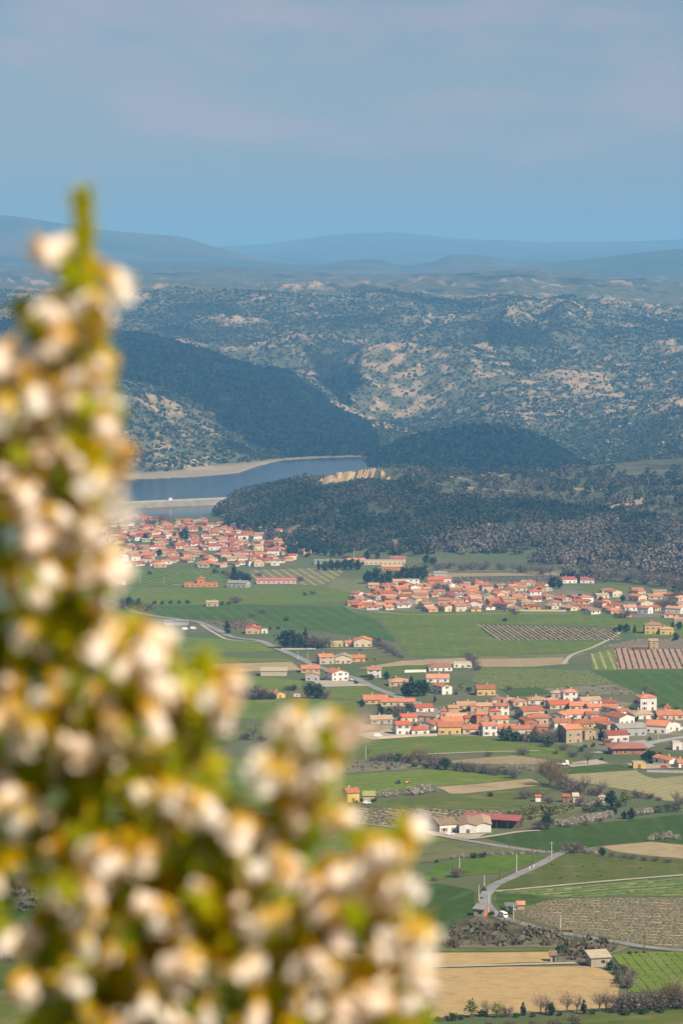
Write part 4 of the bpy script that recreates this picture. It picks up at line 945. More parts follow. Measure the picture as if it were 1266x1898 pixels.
HAM = [
 (829, 1287, 22, dict(rc='o', rt='f', yaw=30, h=5, d=11), "white gabled house with a lower wing beside the dark conifers"),
 (812, 1265, 42, dict(rc='s'), "long white house with salmon roof behind the dark conifers"),
 (739, 1272, 36, dict(rc='p', wc='a', rt='h'), "peach house beside the country road, left of the dark conifers"),
 (694, 1256, 26, dict(rc='s', storeys=2, h=5.2), "two-storey white house with salmon roof beside the country road bushes"),
 (817, 1244, 44, dict(rc='s', rt='h', yaw=8), "white house with pinkish hipped roof at the end of the tan strip"),
 (858, 1238, 34, dict(rc='c', rt='x', h=3.2), "low white flat-roofed building beside the hedge line"),
 (631, 1262, 34, dict(rc='o', rt='f', yaw=25, h=5.4, d=12), "tall white gabled hamlet house with orange roof by the road"),
 (579, 1262, 26, dict(rc='t', wc='g', rt='f', h=4, d=10), "grey open-fronted garage shed with tan roof in the hamlet"),
 (575, 1247, 34, dict(rc='o', wc='y', storeys=1), "yellow hamlet house with orange roof left of the road"),
 (507, 1253, 49, dict(rc='c', wc='e', rt='s', pitch=.12, h=3.4, d=9, win=False), "long low beige shed left of the hamlet"),
 (519, 1294, 22, dict(rc='o', wc='y', yaw=30, rt='f', d=10), "small yellow house with orange roof among dark bushes"),
 (606, 1231, 28, dict(rc='o', wc='e', storeys=2, h=5, yaw=15), "beige two-storey hamlet house with orange roof above the road"),
 (636, 1230, 30, dict(rc='c', wc='c', rt='f', h=4.4, d=11), "cream gabled hamlet house between two orange roofs"),
 (663, 1227, 28, dict(rc='o', wc='a'), "peach hamlet house with orange roof at the tan strip's end"),
 (673, 1199, 34, dict(rc='o', wc='c', rt='f', h=4.6, d=12), "cream gabled house with orange roof beside the bare hedge"),
 (624, 1199, 24, dict(rc='c', wc='y', rt='x', h=3.4), "small yellow flat-roofed house right of the dark trees"),
 (647, 1198, 14, dict(rc='o', wc='c', h=2.8, d=6), "tiny cream house with orange roof beside the yellow flat-roofed one"),
 (468, 1175, 26, dict(rc='r', wc='a', rt='f', h=4.2, d=12), "peach barn with red gabled roof beside the country road cypress"),
 (490, 1174, 12, dict(rc='c', rt='x', h=3, d=6), "small white annex against the peach barn"),
 (326, 1159, 44, dict(rc='g', wc='G', rt='g', h=3.2, d=9, pitch=.18, win=False), "long pale grey greenhouse shed beside the country road"),
 (512, 1082, 74, dict(rc='R', wc='c', h=3.4, d=10, chim=False), "long low barn with red roof below the far town"),
 (372, 1088, 62, dict(rc='o', wc='O', rt='x', h=3.6, d=12), "long orange-yellow farm with a raised centre below the far town"),
 (372, 1087.4, 14, dict(rc='o', wc='O', rt='h', h=7.5, d=8), "raised square centre block of the orange-yellow farm"),
 (438, 1089, 38, dict(rc='g', wc='g', yaw=-18, h=4.2, d=12), "pale grey shed beside the orange-yellow farm"),
 (393, 1124, 22, dict(rc='t', wc='e', h=3.4, d=8), "small beige shed alone in the green fields"),
 (223, 1084, 18, dict(rc='c', rt='f', h=3, d=7), "small white hut at the heather's edge below the far town"),
 (832, 1543, 36, dict(rc='t', wc='w', h=3.6, yaw=20, d=11, chim=False, pitch=.25), "white barn with long tan roof and brown end wall"),
 (868, 1544, 33, dict(rc='t', wc='w', rt='f', h=3.6, d=16, chim=False, pitch=.26), "white gable-fronted barn joined to the tan-roofed barn"),
 (897, 1543, 28, dict(rc='t', wc='w', rt='f', h=3.8, d=16, chim=False, win=False, pitch=.26), "plain white gabled barn beside the red-roofed shelter"),
 (655, 1487, 24, dict(rc='o', wc='y', yaw=15, h=4.4, d=8), "yellow house half hidden by the heather beside blossom bushes"),
 (684, 1486, 22, dict(rc='y', wc='e', rt='s', pitch=.08, h=2.8, d=7, win=False), "lean-to with yellow-green roof beside the half-hidden yellow house"),
 (998, 1486, 7, dict(rc='r', wc='w', h=2.3, d=3, chim=False, win=False), "tiny white hut with red roof in the allotments"),
 (1050, 1487, 12, dict(rc='f', wc='R', h=2.6, d=4, chim=False), "small brick-red hut in the allotments"),
 (1068, 1487, 6, dict(rc='c', wc='w', rt='s', h=2.6, d=2.5, chim=False, win=False), "tiny plain white hut in the allotments"),
 (1117, 1490, 9, dict(rc='c', wc='w', rt='f', h=2.8, d=4, chim=False, win=False), "small white shed between the allotment trees"),
 (1212, 1175, 32, dict(rc='p', wc='y', h=6.8, rt='h', d=12), "tall yellow mansion with peach hipped roof at the right edge"),
 (1213, 1204, 16, dict(rc='p', wc='n', h=6.2, d=7, rt='s', pitch=.1), "narrow tan tower house above the pink vineyard"),
 (1188, 1205, 26, dict(rc='b', wc='d', h=2.0, d=6, rt='s', pitch=.12, win=False), "low dark lean-to beside the tan tower house"),
 (1057, 1081, 28, dict(rc='R', wc='w', yaw=14, h=3.6), "white farmhouse with bright red roof at the foot of the wood"),
 (1089, 1081, 26, dict(rc='R', wc='w', yaw=-10, h=3.4), "second red-roofed white farmhouse at the foot of the wood"),
 (948, 1688, 19, dict(rc='g', wc='g', rt='s', pitch=.1, h=1.5, d=3, chim=False, win=False), "low pale roadside shed behind the van"),
 (966, 1686, 9, dict(rc='s', wc='n', h=1.6, d=2.5, rt='s', pitch=.15, chim=False, win=False), "tiny reddish shed beside the pale roadside shed"),
 (710, 1047, 70, dict(rc='p', wc='c', rt='x', h=4.5, d=12), "long cream flat building at the wood's foot"),
 (738, 1044, 28, dict(rc='R', wc='c', h=5, d=10), "red-roofed building above the long cream building"),
 (728, 1058, 40, dict(rc='p', wc='O', h=4, d=10), "peach-roofed house in front of the long cream building"),
 (762, 1061, 30, dict(rc='r', wc='a', h=3.6, d=10), "low red-roofed house right of the dark tree row"),
 (660, 1045, 34, dict(rc='s', wc='c', h=3.6, d=10), "salmon-roofed long house behind the dark tree row"),
 (612, 1046, 60, dict(rc='g', wc='G', rt='g', h=3.6, d=12, pitch=.15, win=False), "long grey hall behind the dark tree row"),
 (606, 1007, 22, dict(rc='r', wc='w', h=3.4, d=8), "lone white house with red roof against the dark wood"),
 (1260, 1156, 18, dict(rc='p', wc='e', h=3.4), "beige house at the right edge beside the yellow mansion"),
 (817, 1068, 24, dict(rc='g', wc='g', h=3, d=8, win=False), "small grey shed at the foot of the wood"),
 (808, 1084, 30, dict(rc='r', wc='O', h=4.6), "orange house with red roof behind the mid village"),
 (826, 1080, 22, dict(rc='s', wc='w', h=4.2), "white house with salmon roof behind the mid village"),
 (762, 1085, 32, dict(rc='c', wc='w', rt='x', h=5.2, d=9), "white flat-roofed block at the back of the mid village"),
]
CATS = {"barn": "barn", "shed": "shed", "hut": "hut", "lean-to": "shed", "annex": "shed", "hall": "hall", "greenhouse": "shed", "tower": "house", "mansion": "house", "farm ": "farm"}
for px, py, w_, kw, lb in HAM:
    c_ = "house"
    for k_, v_ in CATS.items():
        if k_ in lb.split(" beside")[0].split(" joined")[0]: c_ = v_; break
    nm = {"house": "house", "farm": "farmhouse"}.get(c_, c_)
    o_ = tag(house(px, py, w_, lod=2 if py > 1150 else 1, name=nm, **kw), lb, c_)
    if "brown end wall" in lb:
        wv = [v.co for ch in o_.children if ch.name.startswith("wall") for v in ch.data.vertices]; X_ = max(v.x for v in wv); Y_ = max(v.y for v in wv)
        obj("end_wall", mesh_py("end_wall", [(-X_ - .05, -Y_, -1.5), (-X_ - .05, Y_, -1.5), (-X_ - .05, Y_, 3.5), (-X_ - .05, 0, 3.5 + Y_ * .24), (-X_ - .05, -Y_, 3.5)], [(4, 3, 2, 1, 0)], [WALL['d']]), o_)
# yellow mansion's lower wing
tag(house(1237, 1176, 26, lod=2, rc='p', wc='y', h=4.0, rt='h', d=10), "lower yellow wing on the right of the tall mansion", "house")

def fill_village(poly, spacing_x, spacing_y, place, group, bands, wr, seed, roofs, walls, lod, cap, skip=()):
    g = random.Random(seed)
    P = [ground_pt(*p) for p in poly]
    xs = [p[0] for p in P]; ys = [p[1] for p in P]
    cand = []
    y = min(ys) + 4; row_ = 0
    while y < max(ys):
        x = min(xs) + g.uniform(0, spacing_x)
        while x < max(xs):
            xx, yy = x + g.uniform(-.18, .18) * spacing_x, y + g.uniform(-.3, .3) * spacing_y
            if inpoly(np.array([xx]), np.array([yy]), P)[0]: cand.append((xx, yy))
            x += spacing_x * g.uniform(.85, 1.2)
        y += spacing_y; row_ += 1
    g.shuffle(cand); cand = cand[:cap]
    out = []
    for xx, yy in cand:
        z = height(xx, yy)
        px, py = project(xx, yy, z)
        if any(abs(px - a) < b2 and abs(py - c_) < d_ for a, c_, b2, d_ in skip): continue
        w_ = g.uniform(*wr)
        out.append(house(px, py, 0, w=w_, d=g.uniform(7.5, 10.5), h=g.choice([2.3, 2.4, 2.6, 2.8, 4.4]) + g.uniform(-.2, .3), rt=g.choice("gggghhf"), rc=g.choice(roofs), wc=g.choice(walls), yaw=g.choice([g.gauss(8, 10), g.gauss(8, 10), g.gauss(-55, 12), g.gauss(40, 10)]), lod=lod, p0=Vector((xx, yy, z)), chim=g.random() < .5, door=g.random() < .5))
    if place: label_houses(out, place, group, bands)
    return out
MH = fill_village([(650, 1128), (655, 1108), (672, 1094), (700, 1086), (760, 1086), (830, 1088), (900, 1086), (945, 1082), (1000, 1084), (1010, 1100), (1000, 1133), (880, 1135), (700, 1134)], 14.5, 19, "mid village", "houses of the mid village", 8, (7.5, 12.5), 3, "oorrsspoftb", "wwwwccaaeOy", 1, 125)
MR = fill_village([(1005, 1104), (1060, 1112), (1130, 1098), (1175, 1096), (1262, 1104), (1300, 1130), (1290, 1146), (1190, 1146), (1110, 1142), (1010, 1134)], 21, 30, "right-hand hamlet", "houses right of the mid village", 4, (9, 14), 5, "oprsstp", "wwcceea", 1, 34)
def merge_houses(hs, name, label):
    """the smallest, farthest roofs of the town, past counting"""
    bpy.context.view_layer.update()
    V, Fs, mi, mats = [], [], [], []
    for r_ in hs:
        for o in list(r_.children_recursive):
            M_ = r_.matrix_world.copy() if o.parent == r_ else r_.matrix_world @ o.parent.matrix_local
            M_ = M_ @ Matrix.LocRotScale(o.location, o.rotation_euler, o.scale)
            b0 = len(V); V += [tuple(M_ @ v.co) for v in o.data.vertices]
            m = o.data.materials[0]
            if m not in mats: mats.append(m)
            for p in o.data.polygons: Fs.append(tuple(b0 + k for k in p.vertices)); mi.append(mats.index(m))
    for r_ in hs:
        for o in list(r_.children_recursive): bpy.data.objects.remove(o)
        bpy.data.objects.remove(r_)
    tag(obj(name, mesh_py(name, V, Fs, mats, mi)), label, None, None, "stuff")
TALL = fill_village([(150, 958), (300, 960), (440, 968), (500, 975), (570, 988), (572, 1030), (520, 1046), (560, 1052), (150, 1053)], 13, 22, None, None, 12, (7.5, 13.5), 9, "ffrrrsoopt", "wwccaaee", 0, 330)
budget = 298 - len(NH) - len(HAM) - len(MH) - len(MR)
TALL.sort(key=lambda o: -o["_py"])
TH = [o for i, o in enumerate(TALL) if i < max(20, budget)]
rest = TALL[len(TH):]
label_houses(TH, "far town", "houses of the far town", 6)
merge_houses(rest, "town_rooftops", "close-packed red roofs of the far town's upper part below the lake")
print("houses", len(NH), len(HAM), len(MH), len(MR), len(TH), len(rest))
# ------------------------------------------------------------------ trees and bushes of the plain
for o in list(bpy.data.objects):
    for k_ in ("_a", "_px", "_py"):
        if k_ in o: del o[k_]
def leafcloud(seed, nclump, per, rad, zc, cs, leaf, squash=1.0, elong=1.0):
    g = np.random.default_rng(seed)
    d = g.normal(size=(nclump, 3)); d /= np.linalg.norm(d, axis=1)[:, None]
    c_ = d * (g.uniform(.35, 1, nclump) ** .5)[:, None] * np.array(rad) + np.array([0, 0, zc])
    p = np.repeat(c_, per, 0) + g.normal(size=(nclump * per, 3)) * cs * np.array([1, 1, squash])
    nq = len(p)
    a = g.normal(size=(nq, 3)); a /= np.linalg.norm(a, axis=1)[:, None]
    b2 = np.cross(a, g.normal(size=(nq, 3))); b2 /= np.linalg.norm(b2, axis=1)[:, None]
    s = leaf * g.uniform(.6, 1.4, nq)[:, None]
    V = np.stack([p - a * s * elong, p + b2 * s / elong, p + a * s * elong, p - b2 * s / elong], 1).reshape(-1, 3)
    V[:, 2] = np.maximum(V[:, 2], .01)
    return V, np.arange(nq * 4).reshape(-1, 4), np.repeat(g.uniform(0, 1, nclump), per)

def twigs(seed, nmain, nsub, spread, z0, h, th, bushy):
    """leafless crown: fans of thin tapering twigs"""
    g = np.random.default_rng(seed); V, Fq, C = [], [], []
    def twig(p, q, w):
        d = q - p; s = np.cross(d, g.normal(size=3)); s /= np.linalg.norm(s) + 1e-9
        b0 = len(V); V.extend([p - s * w, p + s * w, q + s * w * .2, q - s * w * .2]); Fq.append((b0, b0 + 1, b0 + 2, b0 + 3)); C.append(g.uniform())
    for i in range(nmain):
        a = g.uniform(0, 6.283); r_ = g.uniform(.2, 1) ** .6
        p = np.array([0, 0, z0 * g.uniform(.6, 1.4)]); q = np.array([math.cos(a) * spread * r_, math.sin(a) * spread * r_, z0 + (h - z0) * g.uniform(.45, 1.0) * (1 - .35 * r_ * r_)])
        twig(p, q, th)
        for j in range(nsub):
            t = g.uniform(.3, 1.); s0 = p + (q - p) * t
            dd = (q - p) / np.linalg.norm(q - p) + g.normal(size=3) * .55; dd[2] += .25
            L = g.uniform(.10, .24); e = s0 + dd * L; twig(s0, e, th * .5)
            for m_ in range(bushy):
                s1 = s0 + (e - s0) * g.uniform(.3, 1); twig(s1, s1 + (dd + g.normal(size=3) * .7) * L * .5, th * .38)
    V = np.array(V); V[:, 2] = np.clip(V[:, 2], .01, None)
    return V, np.array(Fq), np.array(C)

def trunk_mesh(name, hh, r_, m):
    b_ = MB(); b_.tube([(0, 0, -.08), (.01, 0, hh * .5), (0, .012, hh)], [r_, r_ * .75, r_ * .4], 6)
    for k_ in range(3):
        a = k_ * 2.1; b_.tube([(0, 0, hh * (.55 + .12 * k_)), (math.cos(a) * .14, math.sin(a) * .14, hh * .85 + .1)], [r_ * .4, r_ * .15], 4)
    return b_.mesh(name, [m])
bark = simple("grey_bark", (.1, .08, .06), (.15, .12, .095), 1.5)
TM = {'ev': varmat("evergreen_leaf", [(.018, .035, .018), (.03, .05, .022), (.045, .065, .028)]), 'cy': varmat("cypress_leaf", [(.014, .03, .02), (.025, .045, .026), (.035, .055, .03)]),
      'ba': varmat("bare_twig", [(.13, .1, .08), (.18, .14, .11), (.22, .17, .14)]), 'bb': varmat("bare_bush_twig", [(.1, .075, .06), (.15, .115, .09), (.19, .15, .12), (.1, .1, .05)]),
      'gb': varmat("green_bush_leaf", [(.03, .055, .018), (.05, .08, .024), (.075, .1, .032)]), 'bl': varmat("pale_blossom", [(.26, .2, .15), (.37, .31, .25), (.46, .4, .33), (.17, .145, .09)]),
      'sg': varmat("spring_leaf", [(.09, .13, .025), (.13, .16, .035), (.17, .17, .06)]), 'wi': varmat("budding_willow_twig", [(.17, .13, .06), (.22, .16, .07), (.24, .17, .1)])}
PROTO = {}
for kd in TM:
    PROTO[kd] = []
    for s in range(3):
        sd = 500 + s * 7 + len(PROTO) * 31
        if kd == 'ev': V, Fq, C = leafcloud(sd, 26, 26, (.34, .34, .4), .54, .085, .05)
        elif kd == 'cy':
            V, Fq, C = leafcloud(sd, 40, 16, (.15, .15, .48), .5, .05, .04)
            V[:, :2] *= np.clip(1.35 - V[:, 2:3], .15, 1.2)
        elif kd == 'gb': V, Fq, C = leafcloud(sd, 22, 22, (.6, .55, .36), .45, .12, .07)
        elif kd == 'sg': V, Fq, C = leafcloud(sd, 26, 16, (.36, .36, .38), .58, .085, .04)
        elif kd == 'bl':
            V, Fq, C = leafcloud(sd, 24, 18, (.65, .6, .38), .48, .13, .06)
        elif kd == 'ba': V, Fq, C = twigs(sd, 22, 9, .40, .25, 1.0, .008, 3)
        elif kd == 'wi': V, Fq, C = twigs(sd, 40, 11, .5, .15, 1.0, .012, 4)
        else:
            V, Fq, C = twigs(sd, 26, 9, .75, .04, 1.0, .018, 4)
            V2, F2, C2 = leafcloud(sd + 3, 12, 12, (.55, .5, .3), .42, .12, .05)
            Fq = np.concatenate([Fq, F2 + len(V)]); V = np.concatenate([V, V2]); C = np.concatenate([C, C2])
        cr = mesh_np("crown_" + kd, V, Fq, [TM[kd]], False, {"var": ('FACE', 'FLOAT', C)})
        th = {'ev': .5, 'cy': .3, 'ba': .55, 'wi': .5, 'sg': .5}.get(kd, .3)
        PROTO[kd].append((cr, trunk_mesh("trunk_" + kd, th, {'bb': .02, 'gb': .02, 'bl': .02, 'cy': .03}.get(kd, .035), bark)))
KN = {'ev': ("evergreen_tree", "dark evergreen tree", "tree"), 'cy': ("cypress_tree", "dark narrow conifer", "tree"), 'ba': ("bare_tree", "leafless grey tree", "tree"), 'bb': ("bare_bush", "leafless brown bush", "bush"),
      'gb': ("green_bush", "green leafy bush", "bush"), 'bl': ("blossom_bush", "pale blossoming bush", "bush"), 'sg': ("spring_tree", "light green spring tree", "tree"), 'wi': ("willow_tree", "golden-brown leafless tree", "tree")}
def tree(px, py, kd, hpx, widen=1.0):
    P = at(px, py); hh = hpx / pxm(P.y)
    nm, _, _ = KN[kd]
    t = empty(nm, P, R.uniform(0, 6.28))
    cr, tr = R.choice(PROTO[kd])
    wx = hh * widen * R.uniform(.9, 1.12); sc = (wx, wx * R.uniform(.9, 1.1), hh)
    obj("crown", cr, t, scale=sc); obj("trunk", tr, t, scale=(hh, hh, hh))
    return t
TREES = {
 "at the foot of the wood": [(812, 1056, 'bb', 12), (828, 1054, 'bb', 14), (843, 1055, 'ba', 15), (858, 1057, 'bb', 13), (874, 1056, 'bb', 14), (893, 1057, 'bb', 16), (905, 1056, 'ba', 18), (930, 1057, 'bb', 14), (950, 1060, 'ba', 18), (968, 1062, 'bb', 16), (985, 1064, 'ba', 20), (1003, 1065, 'bb', 18), (1020, 1068, 'ba', 22), (1110, 1074, 'ba', 22), (1125, 1076, 'bb', 20), (1142, 1077, 'ba', 24), (1160, 1079, 'bb', 22), (1178, 1081, 'ba', 24), (1196, 1083, 'bb', 22), (1214, 1085, 'ba', 26), (1232, 1088, 'bb', 24), (1250, 1092, 'ba', 28), (1266, 1096, 'bb', 26), (640, 1040, 'bb', 12), (680, 1036, 'ev', 14), (700, 1036, 'ev', 12), (790, 1046, 'ev', 16), (803, 1048, 'ev', 14)],
 "in the hedgerow below the sandy field": [(794, 1890, 'ba', 36), (837, 1892, 'gb', 15), (873, 1886, 'sg', 30), (894, 1884, 'gb', 14), (904, 1884, 'ba', 28), (921, 1886, 'sg', 24), (940, 1885, 'bb', 18), (970, 1882, 'cy', 24), (1003, 1880, 'ba', 34), (1012, 1880, 'ba', 28), (1021, 1882, 'ev', 21), (1052, 1877, 'ba', 34), (1070, 1877, 'ba', 30), (1083, 1880, 'cy', 27), (1112, 1876, 'ba', 36), (1124, 1875, 'ba', 36),
   (812, 1893, 'gb', 9), (855, 1890, 'gb', 9), (957, 1886, 'gb', 9), (988, 1885, 'gb', 8), (1038, 1883, 'gb', 8), (1098, 1880, 'gb', 9), (1136, 1877, 'bb', 12)],
 "in the tall thicket at the right bottom": [(1152, 1876, 'bb', 30), (1168, 1875, 'bb', 34), (1187, 1873, 'bb', 30), (1203, 1873, 'bb', 28), (1218, 1871, 'bb', 34), (1233, 1870, 'bb', 30), (1248, 1868, 'wi', 46), (1262, 1867, 'bb', 36), (1276, 1868, 'bb', 34), (1160, 1882, 'gb', 12), (1194, 1880, 'gb', 13), (1226, 1877, 'gb', 13)],
 "along the bottom edge": [(1066, 1902, 'bb', 22), (1020, 1906, 'bb', 18), (1040, 1904, 'gb', 10), (990, 1903, 'bb', 12), (945, 1904, 'bb', 14), (905, 1903, 'bb', 12)],
 "in the hedge beside the stone hut": [(1135, 1798, 'gb', 17), (1152, 1806, 'gb', 17), (1157, 1819, 'bb', 22), (1147, 1824, 'gb', 16), (1160, 1831, 'bb', 22), (1168, 1812, 'bb', 16), (1040, 1766, 'gb', 16), (1180, 1768, 'gb', 5), (1195, 1767, 'gb', 5), (1168, 1769, 'gb', 6)],
 "beside the winding road": [(911, 1697, 'gb', 9), (946, 1694, 'gb', 13), (847, 1626, 'bb', 19), (898, 1652, 'gb', 7), (805, 1633, 'bb', 8), (775, 1630, 'gb', 8)],
 "around the wide green crop": [(1014, 1537, 'ev', 27), (1138, 1512, 'ev', 15), (1157, 1518, 'ev', 13), (1170, 1518, 'ev', 18), (1002, 1538, 'bb', 18), (1060, 1581, 'bb', 22), (1117, 1588, 'ev', 15)],
 "in the blossom hedge above green crop": [(1037, 1532, 'bl', 13), (1049, 1531, 'bl', 14), (1062, 1529, 'bl', 14), (1076, 1527, 'bl', 14), (1090, 1524, 'bl', 14), (1104, 1521, 'bl', 14), (1118, 1518, 'bl', 13), (1130, 1515, 'bl', 12), (1186, 1511, 'bl', 13), (1204, 1509, 'bl', 12), (1225, 1507, 'sg', 12), (1055, 1534, 'bb', 8), (1085, 1530, 'bb', 8), (1112, 1524, 'bb', 8)],
 "among the allotment huts": [(1133, 1496, 'ev', 27), (1160, 1495, 'sg', 27), (1106, 1495, 'bb', 16), (1090, 1496, 'bl', 14), (1077, 1494, 'bb', 16), (1018, 1489, 'bb', 12), (973, 1481, 'bb', 18), (1000, 1479, 'bb', 14), (910, 1477, 'gb', 9), (1148, 1497, 'gb', 12), (1240, 1497, 'bb', 10)],
 "in the dense hedge beside the stubble": [(1021, 1456, 'wi', 44), (1036, 1460, 'wi', 30), (1046, 1464, 'bb', 22), (1058, 1468, 'bb', 16), (1084, 1470, 'ba', 30), (1071, 1471, 'bb', 18), (1096, 1472, 'bb', 13), (1115, 1474, 'ba', 25), (1106, 1475, 'bb', 14), (1130, 1476, 'bb', 10), (1185, 1479, 'bb', 14), (1204, 1481, 'bb', 12), (1252, 1489, 'ba', 22), (1262, 1491, 'bb', 16), (1222, 1484, 'bb', 8)],
 "in the low blossom strip on the right": [(1207, 1558, 'bl', 10), (1222, 1556, 'bl', 13), (1240, 1554, 'bl', 13), (1257, 1557, 'bl', 10), (1085, 1581, 'bl', 11), (1100, 1583, 'bl', 11), (1135, 1588, 'bb', 9), (1155, 1591, 'bb', 9), (1175, 1593, 'bb', 9), (1195, 1596, 'bb', 9), (1215, 1597, 'bb', 9), (1240, 1600, 'bb', 9)],
 "along the bright green clover": [(912, 1586, 'bl', 7), (930, 1585, 'bl', 7), (948, 1584, 'bl', 7), (966, 1584, 'bl', 8), (984, 1583, 'bl', 8), (1000, 1583, 'bl', 8), (840, 1592, 'bl', 7), (858, 1590, 'bl', 7), (879, 1591, 'gb', 11), (895, 1590, 'gb', 11), (810, 1599, 'gb', 6), (892, 1585, 'bl', 7)],
 "beside the half-hidden yellow house": [(700, 1478, 'bl', 12), (716, 1477, 'bl', 13), (732, 1475, 'bl', 11), (762, 1474, 'bl', 15), (778, 1472, 'bl', 17), (794, 1470, 'bl', 14), (694, 1486, 'gb', 8), (660, 1490, 'gb', 7), (806, 1468, 'bl', 9)],
 "in the long hedge below the near village": [(692, 1411, 'bb', 9), (705, 1410, 'bb', 12), (718, 1411, 'bb', 16), (738, 1411, 'gb', 15), (757, 1413, 'bb', 15), (778, 1416, 'wi', 26), (800, 1419, 'bb', 21), (812, 1424, 'bb', 20), (827, 1427, 'ev', 20), (845, 1428, 'bb', 15), (862, 1430, 'bb', 17), (878, 1431, 'bb', 16), (893, 1432, 'bb', 16), (905, 1434, 'bb', 16), (920, 1437, 'bb', 15), (936, 1436, 'gb', 10), (953, 1443, 'bb', 19), (935, 1423, 'bl', 9), (955, 1424, 'bl', 9), (972, 1425, 'bl', 9), (985, 1428, 'bl', 8), (768, 1422, 'gb', 8), (790, 1424, 'gb', 8)],
 "on the grass below the stone house": [(969, 1399, 'bb', 13), (906, 1402, 'bb', 9), (1090, 1418, 'ba', 27), (1062, 1404, 'bb', 14), (1045, 1391, 'bb', 12), (682, 1402, 'ba', 15), (1078, 1393, 'gb', 9), (1115, 1410, 'gb', 6), (1030, 1398, 'gb', 6)],
 "among the near village houses": [(1114, 1372, 'cy', 22), (941, 1373, 'gb', 24), (958, 1374, 'gb', 18), (974, 1374, 'bb', 18), (991, 1375, 'gb', 17), (1007, 1375, 'bb', 25), (1017, 1384, 'gb', 18), (1030, 1376, 'bb', 20), (961, 1333, 'gb', 12), (1205, 1410, 'ev', 18), (1222, 1412, 'ev', 16), (1196, 1411, 'ev', 15), (1212, 1411, 'ev', 17), (1248, 1384, 'ev', 11), (1070, 1303, 'gb', 8), (1256, 1320, 'gb', 9), (1048, 1388, 'gb', 8), (1085, 1386, 'gb', 7), (915, 1318, 'gb', 9), (1125, 1330, 'gb', 7), (1060, 1336, 'gb', 7), (1185, 1348, 'gb', 6), (950, 1316, 'bb', 9), (985, 1312, 'bb', 8), (1100, 1385, 'gb', 8), (860, 1322, 'gb', 8), (830, 1318, 'bb', 9), (890, 1330, 'ev', 8), (905, 1346, 'gb', 7), (858, 1348, 'gb', 7), (812, 1345, 'bb', 8), (770, 1348, 'gb', 7), (975, 1340, 'gb', 8), (1012, 1326, 'ev', 8), (1062, 1324, 'gb', 7), (1125, 1342, 'gb', 8), (1180, 1338, 'ev', 9), (1222, 1340, 'gb', 8), (1130, 1362, 'gb', 8), (1020, 1352, 'gb', 7), (1205, 1372, 'gb', 6), (958, 1352, 'ev', 8)],
 "beside the road into the village": [(752, 1290, 'ev', 24), (763, 1291, 'cy', 36), (775, 1291, 'ev', 27), (787, 1290, 'ev', 25), (706, 1326, 'ev', 16), (720, 1328, 'ev', 15), (736, 1329, 'bb', 22), (757, 1324, 'ev', 19), (672, 1310, 'ev', 12), (688, 1260, 'gb', 11), (716, 1259, 'ev', 13), (806, 1302, 'cy', 13), (855, 1280, 'sg', 14), (870, 1282, 'gb', 9), (845, 1288, 'gb', 6), (660, 1268, 'gb', 6), (730, 1262, 'gb', 7)],
 "at the heather's edge above the road": [(240, 1131, 'ev', 22), (255, 1132, 'ev', 20), (228, 1128, 'bb', 20), (272, 1133, 'bb', 15), (286, 1120, 'gb', 7), (300, 1120, 'gb', 6), (316, 1119, 'gb', 6), (332, 1119, 'gb', 6), (348, 1119, 'gb', 7), (436, 1118, 'bb', 14), (424, 1121, 'gb', 6), (411, 1121, 'gb', 6), (421, 1175, 'cy', 24), (530, 1151, 'gb', 7), (487, 1137, 'bb', 8), (468, 1143, 'bb', 8), (580, 1102, 'bb', 8), (565, 1104, 'gb', 6)],
 "in the grove beside the hamlet": [(527, 1202, 'ev', 30), (541, 1203, 'ev', 31), (553, 1202, 'ev', 25), (566, 1201, 'cy', 33), (580, 1202, 'bb', 26), (592, 1202, 'bb', 25), (603, 1200, 'bb', 17), (697, 1192, 'bb', 14), (515, 1166, 'gb', 5), (500, 1167, 'gb', 5)],
 "around the small yellow house": [(446, 1294, 'bb', 18), (460, 1295, 'bb', 24), (476, 1296, 'bb', 23), (490, 1295, 'bb', 19), (505, 1296, 'gb', 12), (573, 1294, 'ev', 25), (588, 1295, 'ev', 25), (600, 1295, 'bb', 14), (543, 1280, 'gb', 11), (530, 1279, 'bb', 8), (434, 1367, 'ba', 28), (470, 1372, 'ba', 28), (452, 1371, 'bb', 12), (488, 1374, 'bb', 12), (416, 1364, 'bb', 12)],
 "in the thin hedge above the tan strip": [(702, 1199, 'bb', 12), (712, 1203, 'bb', 13), (722, 1210, 'bb', 12), (733, 1216, 'bb', 11), (743, 1220, 'bb', 9), (868, 1218, 'bb', 9), (874, 1226, 'bb', 12), (880, 1234, 'bb', 12), (884, 1242, 'bb', 10), (936, 1152, 'gb', 7), (956, 1139, 'bb', 10), (680, 1224, 'bb', 5), (695, 1224, 'bb', 5)],
 "between the far town and the yellow farm": [(434, 1080, 'cy', 32), (446, 1081, 'ev', 20), (458, 1081, 'ev', 16), (399, 1063, 'gb', 9), (414, 1065, 'gb', 8), (277, 1065, 'gb', 6), (426, 1072, 'bb', 14), (556, 1078, 'bb', 10), (480, 1068, 'bb', 7)],
 "in the row right of the far town": [(590, 1058, 'cy', 18), (602, 1058, 'ev', 16), (614, 1057, 'ev', 17), (626, 1057, 'ev', 17), (638, 1057, 'ev', 18), (650, 1056, 'ev', 18), (662, 1056, 'ev', 17), (682, 1082, 'ev', 21), (696, 1082, 'ev', 26), (710, 1081, 'ev', 16), (722, 1080, 'ev', 21), (737, 1078, 'ev', 17), (750, 1077, 'ev', 24), (761, 1077, 'ev', 24), (772, 1076, 'ev', 24), (784, 1075, 'ev', 24), (820, 1098, 'bb', 20), (848, 1082, 'bb', 8), (880, 1081, 'bb', 9)],
